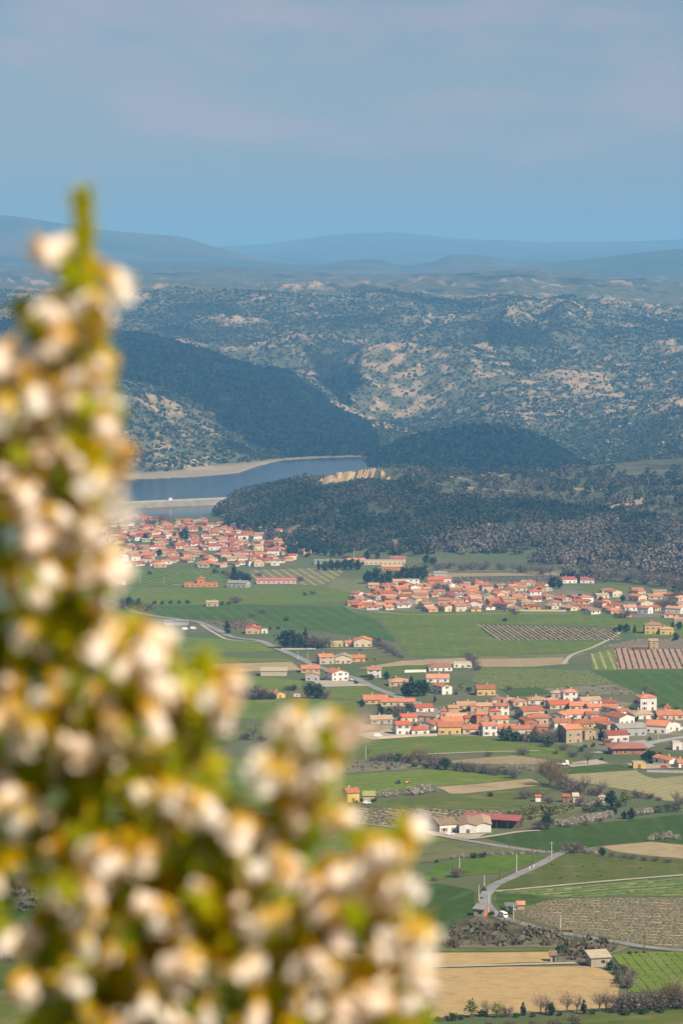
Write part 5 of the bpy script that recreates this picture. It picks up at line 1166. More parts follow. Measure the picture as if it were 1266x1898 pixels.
 "between the far town houses": [(341, 1004, 'ev', 22), (269, 1004, 'ev', 14), (295, 1031, 'ev', 12), (543, 1034, 'ev', 22), (534, 1032, 'ev', 18), (570, 1033, 'cy', 24), (500, 986, 'cy', 15), (512, 986, 'cy', 16), (280, 975, 'bb', 16), (300, 970, 'bb', 16), (255, 973, 'bb', 14), (370, 978, 'bb', 12), (452, 1004, 'ev', 8), (385, 1005, 'ev', 6), (460, 1024, 'bb', 14), (500, 1018, 'bb', 12), (320, 1012, 'bb', 10), (575, 1004, 'gb', 10), (590, 1028, 'ev', 14), (602, 1030, 'ev', 13), (616, 1032, 'ev', 13), (630, 1033, 'ev', 13), (350, 1042, 'gb', 7), (240, 1012, 'bb', 12), (260, 1024, 'bb', 10), (405, 1028, 'gb', 8), (430, 975, 'cy', 12), (216, 968, 'cy', 12)],
 "among houses right of the mid village": [(1026, 1090, 'ev', 20), (1038, 1091, 'ev', 15), (1094, 1069, 'ev', 12), (1114, 1119, 'ev', 12), (1155, 1116, 'ev', 12), (1252, 1104, 'ev', 18), (1262, 1112, 'bb', 20), (1150, 1172, 'ev', 13), (1162, 1172, 'ev', 14), (1177, 1174, 'cy', 16), (1247, 1170, 'cy', 17), (1260, 1167, 'ev', 14), (1253, 1188, 'ev', 14), (1157, 1146, 'bb', 16), (1242, 1130, 'bb', 20), (1228, 1126, 'bb', 14), (1195, 1286, 'ba', 18), (1205, 1290, 'bb', 9), (1229, 1310, 'bb', 8), (1000, 1100, 'ev', 10), (1075, 1112, 'ev', 10), (1140, 1170, 'gb', 7), (945, 1278, 'bb', 8)],
}
kinds_in = {}
for where, lst in TREES.items():
    per = {}
    for t in lst: per.setdefault(t[2], []).append(t)
    for kd, ts in per.items():
        ts.sort()
        nm, ds, cat = KN[kd]
        for i, (px, py, _, hp) in enumerate(ts):
            o = tree(px, py, kd, hp * 1.12, 1.2 if kd == 'bb' else 1.0)
            tag(o, f"{ordinal(i)} {ds} from left {where}" if len(ts) > 1 else f"only {ds} {where}", cat, {"tree": "trees ", "bush": "bushes "}[cat] + where)

# clipped hedges
def hedge(pxs, hpx, wid, label):
    pts = [ground_pt(*p) for p in pxs]
    V, Fq, C = [], [], []
    vs, off = [], 0
    L = math.hypot(pts[1][0] - pts[0][0], pts[1][1] - pts[0][1]); hh = hpx / pxm(pts[0][1])
    nq = int(L * 26)
    g = np.random.default_rng(int(L * 100))
    c0 = np.array([(pts[0][0] + pts[1][0]) / 2, (pts[0][1] + pts[1][1]) / 2]); d = np.array([pts[1][0] - pts[0][0], pts[1][1] - pts[0][1]]) / L; nn = np.array([-d[1], d[0]])
    t = g.uniform(-L / 2, L / 2, nq); s = g.uniform(-wid / 2, wid / 2, nq); z = hh * g.uniform(0, 1, nq) ** .7
    p = np.stack([t * d[0] + s * nn[0], t * d[1] + s * nn[1], z], -1)
    a = g.normal(size=(nq, 3)); a /= np.linalg.norm(a, axis=1)[:, None]; b2 = np.cross(a, g.normal(size=(nq, 3))); b2 /= np.linalg.norm(b2, axis=1)[:, None]
    V = np.stack([p - a * .35, p + b2 * .3, p + a * .35, p - b2 * .3], 1).reshape(-1, 3)
    o = obj("hedge", mesh_np("hedge", V, np.arange(nq * 4).reshape(-1, 4), [TM['ev']], False, {"var": ('FACE', 'FLOAT', g.uniform(0, 1, nq))}), None, (c0[0], c0[1], height(*c0)))
    tag(o, label, "hedge")
hedge([(1205, 1507), (1262, 1505)], 13, 3.0, "long clipped dark hedge at the right end of the blossom hedge")
hedge([(1081, 1506), (1134, 1504)], 8, 2.5, "low dark hedge below the allotment huts")
# orchard scrub: bare fruit bushes by the hundred
def scrub_in(name, poly, dens, size, protos, m, label):
    P = [ground_pt(*p) for p in poly]; A = np.array(P)
    nn = int(dens * (np.ptp(A[:, 0]) * np.ptp(A[:, 1])))
    X = rng.uniform(A[:, 0].min(), A[:, 0].max(), nn); Y = rng.uniform(A[:, 1].min(), A[:, 1].max(), nn)
    k = inpoly(X, Y, P); X, Y = X[k], Y[k]
    pts = np.stack([X, Y, heights(X, Y)], -1)
    tag(obj(name, scatter(name, pts, rng.uniform(*size, len(pts)), protos, m)), label, None, None, "stuff")
tw = [(lambda r_: (r_[0], r_[1]))(twigs(900 + i, 12, 5, .7, .05, 1., .02, 2)) for i in range(4)]
tw2 = [clump(20, .28, .6, .4, 950 + i, .42) for i in range(4)]
orch_m = varmat("orchard_twig", [(.09, .075, .045), (.14, .115, .07), (.17, .14, .1), (.09, .1, .04)])
scrub_in("orchard_scrub", [(828, 1740), (841, 1720), (880, 1703), (932, 1711), (963, 1711), (1003, 1720), (1050, 1734), (1056, 1752), (1040, 1756), (830, 1756)], .11, (1.6, 3.2), tw + tw2[:2], orch_m, "bare brown orchard bushes left of the van")
scrub_in("orchard_scrub", [(1045, 1758), (1070, 1738), (1120, 1748), (1166, 1757), (1140, 1768), (1090, 1782), (1040, 1782)], .10, (1.8, 3.4), tw + tw2[:2], orch_m, "bare brown orchard bushes left of the stone hut")
ol_m = varmat("olive_yellow_shrub", [(.12, .12, .03), (.16, .15, .04), (.1, .11, .03)])
scrub_in("yellow_shrub_rows", [(919, 1514), (992, 1499), (1076, 1497), (1066, 1504), (992, 1522), (931, 1525)], .10, (1.4, 2.2), tw2, ol_m, "yellow-green shrub rows right of the red-roofed shelter")
scrub_in("weed_strip", [(640, 1414), (690, 1411), (790, 1417), (780, 1423), (640, 1432)], .03, (.9, 1.8), tw + tw2, orch_m, "strip of dry weeds and bare scrub left of the long hedge")
scrub_in("roadside_weeds", [(865, 1656), (895, 1652), (905, 1690), (880, 1697)], .02, (.6, 1.2), tw2, TM['gb'], "tufts of weeds beside the winding road")
scrub_in("fallow_weeds", [(1005, 1277), (1140, 1270), (1190, 1288), (1060, 1290)], .012, (.8, 1.6), tw + tw2, orch_m, "dry weeds on the pale fallow behind the village")
scrub_in("fallow_weeds", [(1000, 1654), (1200, 1640), (1300, 1640), (1300, 1662), (1160, 1659)], .006, (.6, 1.3), tw2, ol_m, "tufts dotted over the vineyard wedge")
scrub_in("pasture_tufts", [(960, 1630), (1040, 1590), (1300, 1602), (1300, 1616), (1150, 1630)], .006, (.4, .9), tw2, TM['gb'], "rough tufts dotted over the pasture right of the road")
scrub_in("left_thicket", [(-200, 1655), (60, 1650), (60, 1690), (-200, 1700)], .03, (2, 5), tw + tw2, orch_m, "bare thicket behind the heather at the left edge")
scrub_in("left_thicket", [(-200, 1740), (60, 1745), (60, 1780), (-200, 1790)], .03, (2, 5), tw + tw2, orch_m, "lower bare thicket behind the heather at the left edge")
# ------------------------------------------------------------------ huts, shelter, poles, vehicles, dam, cliff
stone_m = simple("rubble_stone", (.42, .35, .27), (.3, .25, .19), 1.4, bump=.4)
conc_m = simple("pale_concrete", (.52, .49, .44), (.42, .4, .36), .5)
wood_m = simple("dark_pole_wood", (.09, .065, .05), (.12, .09, .07), 2)
steel_m = simple("steel_fitting", (.35, .36, .37), None, rough=.5, metal=.6)
brick_m = simple("orange_block", (.5, .2, .1), (.42, .17, .09), 2)

def stone_hut(px, py, wpx, d, h, label, door_side=True, roof_m=ROOF['c'], yaw=0.0, side_m=None):
    P = at(px, py); w = wpx / pxm(P.y); r_ = empty("stone_hut", P + Vector((0, d / 2, 0)), math.radians(yaw))
    X, Y = w / 2, d / 2
    v = [(-X, -Y, -1), (X, -Y, -1), (X, Y, -1), (-X, Y, -1), (-X, -Y, h), (X, -Y, h), (X, Y, h * 1.28), (-X, Y, h * 1.28)]
    obj("wall", mesh_py("wall", v, [(0, 1, 5, 4), (1, 2, 6, 5), (2, 3, 7, 6), (3, 0, 4, 7)], [stone_m, side_m or stone_m], [0, 1, 0, 0]), r_)
    g = .4; dz = h * .28 / d * g
    a = [(-X - g, -Y - g, h - dz + .03), (X + g, -Y - g, h - dz + .03), (X + g, Y + g, h * 1.28 + dz + .03), (-X - g, Y + g, h * 1.28 + dz + .03)]; a += [(p[0], p[1], p[2] + .18) for p in a]
    obj("roof", mesh_py("roof", a, [(3, 2, 1, 0), (4, 5, 6, 7), (0, 1, 5, 4), (1, 2, 6, 5), (2, 3, 7, 6), (3, 0, 4, 7)], [roof_m]), r_)
    obj("door" if door_side else "window", UB_WIN, r_, (w * .12, -Y, .85 if door_side else h * .55), 0, (min(.95, w * .4), .14, 1.7 if door_side else .8))
    return tag(r_, label, "hut")
stone_hut(1111, 1792, 38, 5, 2.6, "stone hut with pale sloping roof at the sandy field's corner", False, yaw=12)
stone_hut(1026, 1783, 11, 2, 1.9, "tiny stone hut with a dark doorway above the farm track", True, ROOF['b'])
stone_hut(892, 1699, 21, 3.2, 2.3, "grey block hut with an orange side wall beside the road", False, ROOF['g'], -25, brick_m)

# open shelter with a red sheet roof beside the white barns
P = at(934, 1541); r_ = empty("open_barn", (P.x, P.y + 12, P.z), math.radians(-14))
W2, D2 = 7.5, 4
mb = MB(); a = [(-W2 - 8, -D2, 3.0), (W2, -D2, 2.7), (W2, D2, 3.3), (-W2 - 8, D2, 3.8)]; a += [(p[0], p[1], p[2] + .15) for p in a]
mb.add(a, [(3, 2, 1, 0), (4, 5, 6, 7), (0, 1, 5, 4), (1, 2, 6, 5), (2, 3, 7, 6), (3, 0, 4, 7)])
obj("roof", mb.mesh("roof", [ROOF['R']]), r_)
for x in (-6, -1.5, 3, 7.2):
    for y in (-D2 + .4, D2 - .4):
        b_ = MB(); b_.box(x - .1, x + .1, y - .1, y + .1, -1, 2.7 if y < 0 else 3.2); obj("post", b_.mesh("post", [wood_m]), r_)
b_ = MB(); b_.box(-W2 - 7, W2 - .3, D2 - .35, D2 - .2, -1, 3.1); obj("back_wall", b_.mesh("back_wall", [WALL['d']]), r_)
tag(r_, "open shelter with bright red sheet roof right of the white barns", "barn")
# brown end wall of the barn and its dark opening
# garden walls
def wall_seg(pa, pb, h, label, m=conc_m):
    a, b2 = at(*pa), at(*pb); L = math.hypot(b2.x - a.x, b2.y - a.y); ang = math.atan2(b2.y - a.y, b2.x - a.x)
    b_ = MB(); b_.box(-L / 2, L / 2, -.12, .12, -1.2, h); b_.box(-L / 2 - .05, L / 2 + .05, -.18, .18, h, h + .08)
    b_.v = [(x, y, z + (b2.z - a.z) * x / L) for x, y, z in b_.v]
    o = obj("garden_wall", b_.mesh("garden_wall", [m]), None, (a + b2) / 2, ang)
    tag(o, label, "wall", "garden walls")
wall_seg((700, 1370), (811, 1364), 1.4, "pale garden wall along the left front of the near village", WALL['e'])
wall_seg((1212, 1420), (1262, 1423), 1.6, "long cream garden wall beside the beige box building", WALL['c'])
wall_seg((1200, 1431), (1290, 1433), 1.0, "low pale wall in front of the beige box building", conc_m)
wall_seg((750, 1247), (790, 1246), 1.8, "white garden wall left of the pinkish-roofed house", WALL['w'])
wall_seg((940, 1133), (1050, 1134), 1.6, "long cream wall at the front of the mid village", WALL['c'])
wall_seg((1228, 1357), (1266, 1352), 1.5, "white garden wall beside the large white house", WALL['w'])
wall_seg((521, 1204), (585, 1204), 1.0, "pale wall in front of the dark grove", conc_m)
wall_seg((860, 1081), (890, 1082), 1.5, "white wall behind the mid village", WALL['w'])

# utility poles
def pole(px, py, hpx, kind, label, arm=False):
    P = at(px, py); h = hpx / pxm(P.y)
    r_ = empty("utility_pole", P)
    m = conc_m if kind == 'c' else wood_m
    w = .19 if kind == 'c' else .14
    b_ = MB(); b_.tube([(0, 0, -.5), (0, 0, h)], [w, w * .7], 8); obj("post", b_.mesh("post", [m]), r_)
    if arm:
        b_ = MB(); b_.box(-.95, .95, -.07, .07, h - .55, h - .4); ar = obj("crossarm", b_.mesh("crossarm", [m if kind == 'd' else steel_m]), r_)
        for x in (-.85, 0, .85):
            b_ = MB(); b_.tube([(x, 0, h - .4), (x, 0, h - .1)], [.07, .05], 6); obj("insulator", b_.mesh("insulator", [steel_m]), ar)
    tag(r_, label, "pole", "utility poles in the fields")
for a in [(1023, 1593, 34, 'c', "pale concrete pole with crossarm at the road bend's top", True), (958, 1617, 35, 'c', "plain pale pole left of the road, above the bend"), (852, 1610, 22, 'c', "short pale pole in the bright clover field"),
          (898, 1643, 22, 'c', "pale pole at the corner of the dark green field"), (888, 1670, 31, 'c', "pale pole left of the road bend, beside dark crop"), (906, 1692, 37, 'c', "pale pole standing beside the block hut"),
          (952, 1710, 34, 'c', "pale pole with crossarm in front of the van", True), (1039, 1729, 34, 'c', "pale pole with crossarm at the vineyard's lower edge", True), (749, 1622, 24, 'c', "pale pole half hidden at the heather's right edge"),
          (988, 1597, 36, 'd', "dark wooden pole with crossarm above the clover field", True), (946, 1573, 18, 'd', "short dark pole beside the lane"), (927, 1633, 25, 'd', "thin dark pole beside the winding road"), (1195, 1760, 32, 'd', "thin dark pole beside the vineyard lane on the right"),
          (678, 1407, 26, 'c', "pale pole beside the dry weed strip"), (552, 1223, 18, 'c', "pale pole beside the country road near the grove"), (570, 1223, 16, 'c', "second pale pole beside the country road near the grove"),
          (259, 1078, 11, 'c', "thin pale pole in the field below the far town"), (303, 1083, 13, 'c', "thin pole left of the orange-yellow farm"), (514, 1196, 14, 'c', "pale pole left of the grove"), (1221, 1376, 16, 'c', "pale lamp pole beside the grey village street"), (724, 1276, 13, 'c', "pale pole beside the peach house"),
          (656, 1040, 24, 'c', "pale mast behind the dark tree row")]: pole(*a)

# vehicles
tyre_m = simple("rubber", (.02, .02, .02)); car_glass = simple("vehicle_glass", (.02, .025, .03), None, rough=.1, spec=.6)
PAINT = {c_: simple(c_ + "_paint", v_, None, rough=.35, spec=.5) for c_, v_ in {"white": (.8, .8, .78), "red": (.4, .02, .02), "dark": (.05, .055, .065), "silver": (.5, .5, .5), "yellow": (.7, .5, .02), "orange": (.6, .2, .04), "blue": (.05, .1, .3)}.items()}
lamp_m = simple("head_lamp", (.7, .7, .65), None, rough=.2, spec=.6)
wheel_me = None
_b = MB(); _b.tube([(-.11, 0, 0), (.11, 0, 0)], [.34, .34], 12); wheel_me = _b.mesh("wheel", [tyre_m])
_b = MB(); _b.tube([(-.12, 0, 0), (.12, 0, 0)], [.19, .19], 8); rim_me = _b.mesh("rim", [steel_m])
def vehicle(px, py, kind, col, yaw, label, cat, sc=.85):
    """front of the vehicle faces local -Y"""
    P = at(px, py); r_ = empty({"van": "van", "car": "car", "truck": "truck", "caravan": "caravan"}[kind], (P.x, P.y, P.z + .22), math.radians(yaw))
    pr = {"van": [(-2.6, .35), (-2.62, .95), (-2.1, 1.15), (-1.55, 2.2), (-1.2, 2.35), (2.5, 2.35), (2.6, 2.1), (2.6, .35)], "car": [(-2.0, .35), (-2.05, .75), (-1.1, .92), (-.5, 1.42), (1.1, 1.45), (1.85, .98), (2.0, .9), (2.0, .35)],
          "truck": [(-3.0, .5), (-3.0, 1.5), (-2.8, 2.6), (-1.2, 2.7), (-1.2, 1.2), (3.2, 1.2), (3.2, .5)], "caravan": [(-2.4, .45), (-2.5, 1.2), (-2.1, 2.4), (2.2, 2.4), (2.4, 1.4), (2.4, .45)]}[kind]
    hw = {"van": .98, "car": .86, "truck": 1.15, "caravan": 1.05}[kind]
    n_ = len(pr); v = []
    for s in (-1, 1):
        for y, z in pr: v.append((s * hw * (1 if z < 1.2 else .93), y, z))
    fs = [tuple(range(n_)), tuple(reversed(range(n_, 2 * n_)))] + [(i, n_ + i, n_ + (i + 1) % n_, (i + 1) % n_) for i in range(n_)]
    obj("body", mesh_py("body", v, fs, [PAINT[col]]), r_)
    def glass(nm, q): obj(nm, mesh_py(nm, q, [(0, 1, 2, 3)], [car_glass]), r_)
    if kind in ("van", "car"):
        (y0_, z0_), (y1_, z1_) = ((-2.1, 1.15), (-1.55, 2.2)) if kind == "van" else ((-1.1, .92), (-.5, 1.42))
        e = .015; glass("windscreen", [(-.8, y0_ + .08 - e, z0_ + .1 + e), (.8, y0_ + .08 - e, z0_ + .1 + e), (.76, y1_ - .06 - e, z1_ - .08 + e), (-.76, y1_ - .06 - e, z1_ - .08 + e)])
        for s in (-1, 1):
            zz = (1.3, 2.05) if kind == "van" else (.98, 1.35); x = s * (hw * .93 + .02)
            for (ya, yb) in (((-1.4, -.4), (-.25, 1.0), (1.15, 2.3)) if kind == "van" else ((-.55, .25), (.35, 1.2))):
                glass("window", [(x, ya, zz[0]), (x, yb, zz[0]), (x, yb - .05, zz[1]), (x, ya + .1, zz[1])])
            obj("headlight", mesh_py("headlight", [(s * hw * .55, -2.64 if kind == "van" else -2.08, .7), (s * hw * .92, -2.62 if kind == "van" else -2.06, .7), (s * hw * .92, -2.62 if kind == "van" else -2.05, .88), (s * hw * .55, -2.64 if kind == "van" else -2.07, .88)], [(0, 1, 2, 3)], [lamp_m]), r_)
        if kind == "van": glass("window", [(-.75, 2.62, 1.35), (.75, 2.62, 1.35), (.7, 2.61, 2.05), (-.7, 2.61, 2.05)])
    elif kind == "truck": glass("windscreen", [(-.95, -3.02, 1.6), (.95, -3.02, 1.6), (.95, -2.84, 2.5), (-.95, -2.84, 2.5)])
    else:
        for s in (-1, 1): glass("window", [(s * 1.0, -1.2, 1.4), (s * 1.0, .8, 1.4), (s * 1.0, .8, 2.0), (s * 1.0, -1.2, 2.0)])
        glass("window", [(-.8, -2.48, 1.4), (.8, -2.48, 1.4), (.8, -2.28, 2.05), (-.8, -2.28, 2.05)])
    for y in ((-1.6, 1.6) if kind != "caravan" else (.2,)):
        for s in (-1, 1):
            wo = obj("wheel", wheel_me, r_, (s * (hw - .1), y * (1.25 if kind == "truck" else 1 if kind == "van" else .8), .34), 0, (1, 1.15, 1.15)); obj("rim", rim_me, wo)
    r_.scale = (sc,) * 3
    return tag(r_, label, cat)
vehicle(932, 1701, "van", "white", 205, "white van driving on the winding road beside the block hut", "van", .74)
vehicle(551, 1293, "caravan", "white", 70, "white caravan parked beside the small yellow house", "caravan")
vehicle(735, 1361, "truck", "white", 10, "white truck parked left of the front row of the village", "truck")
vehicle(701, 1367, "van", "white", 80, "white van parked on the plot left of the village", "van")
vehicle(1020, 1336, "car", "red", 80, "red car parked among the near village houses", "car")
vehicle(1045, 1419, "truck", "white", 100, "small white truck on the sandy building plot", "truck")
vehicle(650, 1262, "car", "white", 40, "white car parked beside the tall white hamlet house", "car")
vehicle(584, 1266, "car", "silver", 10, "silver car in front of the grey garage shed", "car")
vehicle(748, 1298, "car", "white", 60, "white car on the road by the dark conifers", "car")
vehicle(834, 1549, "car", "white", 75, "white car parked in front of the white barn", "car")
vehicle(668, 1206, "car", "dark", 85, "dark car in front of the cream gabled house", "car")
vehicle(1232, 1424, "car", "red", 85, "small red car beside the cream garden wall", "car")
vehicle(680, 1491, "car", "white", 80, "white car under the yellow-green lean-to", "car")
vehicle(358, 1167, "van", "white", 85, "white van parked left of the country road", "van")
vehicle(343, 1168, "van", "white", 95, "second white van parked at the heather's edge", "van")
def farm_machine(px, py, col, label, nm, cat):
    P = at(px, py); r_ = empty(nm, (P.x, P.y, P.z + .1), .5)
    b_ = MB(); b_.box(-1.6, 1.6, -.7, .7, .7, 1.5); b_.box(-1.9, -1.6, -.9, .9, .5, 1.7); obj("body", b_.mesh("body", [PAINT[col]]), r_)
    b_ = MB(); b_.box(.2, 1.3, -.6, .6, 1.5, 2.5); c_ = obj("cab", b_.mesh("cab", [car_glass]), r_)
    b_ = MB(); b_.box(.1, 1.4, -.7, .7, 2.5, 2.62); obj("cab_roof", b_.mesh("cab_roof", [PAINT[col]]), c_)
    for x, rr in ((-1.1, 1.2), (1.0, 1.8)):
        for s in (-1, 1): obj("wheel", wheel_me, r_, (x, s * .95, .34 * rr), math.pi / 2, (1.4, rr, rr))
    r_.scale = (.62,) * 3
    tag(r_, label, cat)
farm_machine(755, 1452, "yellow", "small yellow tractor in the green field", "tractor", "tractor")
farm_machine(738, 1453, "dark", "dark tractor left of the yellow one in the green field", "tractor", "tractor")
farm_machine(1057, 1418, "orange", "orange digger on the sandy building plot", "digger", "digger")
# flat trailer by the vineyard
P = at(1049, 1727); r_ = empty("farm_trailer", P, .1)
b_ = MB(); b_.box(-2.6, 2.6, -1, 1, .7, .9); b_.box(-2.6, -2.5, -1, 1, .9, 1.4); obj("bed", b_.mesh("bed", [simple("rusty_boards", (.3, .17, .08), (.2, .12, .07), 2)]), r_)
for x in (-1.6, 1.6):
    for s in (-1, 1): obj("wheel", wheel_me, r_, (x, s * .9, .34), math.pi / 2)
tag(r_, "flat rusty farm trailer behind the pole at the vineyard", "trailer")

# road side marker stones
for px, py, w in [(982, 1612, "upper"), (990, 1609, "topmost")]:
    P = at(px, py); b_ = MB(); b_.tube([(0, 0, -.2), (0, 0, .75), (0, 0, .95)], [.14, .14, .05], 8)
    tag(obj("marker_post", b_.mesh("marker_post", [PAINT["white"]]), None, P + Vector((0, 0, .2))), f"small white marker post beside the winding road, {w} of two", "post", "white road marker posts")

# ---- dam
A = Vector(((60 - CX) / F * 3770, 3770, WATER_Z)); B = Vector(((428 - CX) / F * 3905, 3905, WATER_Z)); L = (B - A).length; ang = math.atan2(B.y - A.y, B.x - A.x)
root = empty("dam", (A + B) / 2, ang)
rip = simple("riprap_facing", (.27, .235, .18), (.2, .175, .13), .12, detail=6); crest = simple("crest_concrete", (.4, .37, .32), (.33, .3, .26), .2)
H_ = 6.5; h2 = L / 2
segs = 24; V, Fq = [], []
for i in range(segs + 1):
    x = -h2 + L * i / segs; j = R.uniform(-.8, .8)
    V += [(x, -24 + j, -4), (x, -4, H_), (x, 4, H_), (x, 24 - j, -4)]
    if i: b0 = 4 * (i - 1); Fq += [(b0, b0 + 4, b0 + 5, b0 + 1), (b0 + 2, b0 + 1, b0 + 5, b0 + 6)[::1], (b0 + 2, b0 + 6, b0 + 7, b0 + 3)]
obj("embankment", mesh_np("embankment", np.array(V), np.array(Fq), [rip]), root)
b_ = MB(); b_.box(-h2, h2, -3.9, -3.4, H_ + .01, H_ + 1.5); b_.box(-h2, h2, 3.4, 3.9, H_ + .01, H_ + 1.5); obj("parapet", b_.mesh("parapet", [crest]), root)
b_ = MB(); b_.box(-h2, h2, -3.35, 3.35, H_ + .02, H_ + .3); obj("crest_road", b_.mesh("crest_road", [conc_m]), root)
b_ = MB(); b_.box(-2.5, 2.5, -3, 3, H_ + .32, H_ + 4.5); gh = obj("gate_house", b_.mesh("gate_house", [WALL['w']]), root, ((310 - 244) / 368 * L, 0, 0))
b_ = MB(); b_.box(-3, 3, -3.5, 3.5, H_ + 4.51, H_ + 4.9); obj("roof", b_.mesh("roof", [ROOF['t']]), gh)
b_ = MB(); b_.box(-30, 0, -3, 3, -4, 4.5); ab = obj("abutment", b_.mesh("abutment", [crest]), root, (h2 + 4, -18, 0))
tag(root, "long pale dam with a crest road between the two waters", "dam")

# ---- eroded sandy cliff on the front hill
cm, n, l, b = nmat("eroded_sand"); b.inputs["Roughness"].default_value = .95
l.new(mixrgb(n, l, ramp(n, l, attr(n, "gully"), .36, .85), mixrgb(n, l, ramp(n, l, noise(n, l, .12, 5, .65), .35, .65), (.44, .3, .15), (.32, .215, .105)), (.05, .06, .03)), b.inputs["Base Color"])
def cliff(px0, px1, pyt0, pyt1, hpx, label, seed):
    """steep bank of bare earth cut by gullies"""
    a, b2 = at(px0, pyt0 + hpx), at(px1, pyt1 + hpx)
    Y = (a.y + b2.y) / 2; s = pxm(Y); nx, nz = 160, 22
    t = np.linspace(0, 1, nx); V, GU = [], []
    hump = np.clip(np.minimum(t * 3.2, (1 - t) * 6), 0, 1) ** .7
    for k in range(nz + 1):
        f = min(1.0, k / (nz - 1))
        for i in range(nx):
            w_ = t[i] * 10 + 2.2 * float(perlin(np.array([t[i] * 4.3 + seed]), np.array([5.5]))[0]) + (1 - f) * 1.2
            fl = float(perlin(np.array([w_ + seed]), np.array([.6 * f + 3.3]))[0]); f2 = float(perlin(np.array([w_ * 2.7 + seed]), np.array([f * 1.4 + 8.]))[0])
            X = (px0 + (px1 - px0) * t[i] - CX) / F * Y
            top = zray(pyt0 + (pyt1 - pyt0) * t[i] + 3.5 * float(perlin(np.array([t[i] * 7 + seed]), np.array([1.7]))[0]), Y)
            bot = zray(pyt0 + (pyt1 - pyt0) * t[i] + hpx + 5, Y) - 4
            z = bot + (top - bot) * (f ** .8) * (.25 + .75 * hump[i]) + (fl * 5 + f2 * 4) * (1 - .5 * f)
            y = Y - 75 * (1 - f) - fl * 14 * (1 - f * .5)
            if k == nz: y += 45; z -= 16
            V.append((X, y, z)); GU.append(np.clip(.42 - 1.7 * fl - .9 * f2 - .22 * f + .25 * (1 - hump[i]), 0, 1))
    idx = np.arange((nz + 1) * nx).reshape(nz + 1, nx)
    q = np.stack([idx[:-1, :-1], idx[:-1, 1:], idx[1:, 1:], idx[1:, :-1]], -1).reshape(-1, 4)
    o = obj("eroded_cliff", mesh_np("eroded_cliff", np.array(V), q, [cm], True, {"gully": ('POINT', 'FLOAT', np.array(GU))})); tag(o, label, None, None, "structure")
cliff(560, 724, 888, 864, 22, "fluted golden cliff of eroded earth on the wooded hill", 4)
for (p_, lb) in [([(1112, 942), (1135, 930), (1180, 924), (1215, 926), (1195, 936), (1140, 944)], "pinkish bare clearing on the wooded hill at the right"), ([(1190, 968), (1216, 962), (1225, 968), (1200, 976)], "small bare scar on the wooded hill at the right"), ([(860, 972), (905, 968), (915, 976), (870, 980)], "pale clearing on the lower wooded slope"), ([(885, 884), (905, 876), (940, 880), (930, 886)], "pale clearing at the foot of the dark hill")]:
    W = [at(*q) for q in densify(p_, 8)]
    c0 = sum(W, Vector()) / len(W)
    V = [(w_.x, w_.y, w_.z + 1.2) for w_ in W] + [(c0.x, c0.y, height(c0.x, c0.y) + 1.4)]
    k_ = len(W); me = mesh_py("clearing", V, [(i, (i + 1) % k_, k_) for i in range(k_)], [FM['pink']])
    if me.polygons[0].normal.z < 0: me.flip_normals()
    tag(obj("clearing", me), lb, None, None, "structure")
# ------------------------------------------------------------------ flowering heather close to the lens
HD = 0.70        # metres from the lens
def hp(px, py, d=HD):
    v = ray(px, py); k = d / v.y
    return np.array([v.x * k, d, ZC + v.z * k])
SIL = [(118, 440), (150, 430), (178, 470), (205, 520), (212, 590), (205, 640), (232, 670), (225, 720), (205, 740), (225, 800), (245, 870), (230, 930), (205, 950), (218, 1010), (205, 1080), (150, 1120), (240, 1140), (320, 1165), (352, 1205), (400, 1225), (440, 1275), (438, 1320), (395, 1345), (440, 1420), (430, 1460),
       (470, 1500), (500, 1400), (545, 1340), (575, 1320), (630, 1335), (655, 1380), (640, 1440), (650, 1500), (600, 1540), (640, 1600), (700, 1560), (715, 1520), (760, 1525), (790, 1575), (770, 1640), (800, 1700), (822, 1740), (800, 1800), (790, 1870), (780, 1960), (60, 1960), (20, 1890), (40, 1800), (90, 1730), (40, 1660), (-60, 1680), (-60, 800), (0, 700), (20, 640), (70, 640), (80, 560), (75, 470)]
BR = [[(230, 2300), (200, 1950), (170, 1700), (140, 1450), (125, 1200), (125, 1000), (135, 850), (140, 700), (146, 580), (150, 480), (152, 352)],
      [(125, 1000), (60, 900), (20, 800)], [(140, 760), (100, 690), (70, 630), (36, 565)], [(170, 1700), (80, 1560), (20, 1420), (-30, 1300)], [(140, 1450), (220, 1320), (280, 1230), (300, 1180)],
      [(180, 1800), (300, 1560), (370, 1400), (410, 1280)], [(260, 2200), (360, 1850), (450, 1650), (530, 1500), (580, 1400), (612, 1330)], [(300, 2250), (480, 1900), (600, 1720), (690, 1620), (745, 1535)], [(600, 1720), (700, 1720), (790, 1730)], [(420, 2000), (600, 1880), (740, 1820)],
      [(200, 1950), (120, 1830), (60, 1790)], [(130, 1250), (190, 1150), (200, 1050)], [(360, 1850), (300, 1700), (260, 1600)], [(450, 1650), (430, 1560), (400, 1480)]]
gh_ = random.Random(5)
bark_h = simple("heather_stem", (.22, .15, .04), (.3, .2, .05), 60)
lm, n, l, b = nmat("heather_needle")
nv = n.new("ShaderNodeAttribute"); nv.attribute_name = "var"
cr_ = n.new("ShaderNodeValToRGB"); els = cr_.color_ramp.elements
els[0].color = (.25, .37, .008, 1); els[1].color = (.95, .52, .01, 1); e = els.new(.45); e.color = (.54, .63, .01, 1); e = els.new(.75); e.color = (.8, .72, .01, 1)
l.new(nv.outputs["Fac"], cr_.inputs[0]); l.new(cr_.outputs[0], b.inputs["Base Color"]); b.inputs["Roughness"].default_value = .5
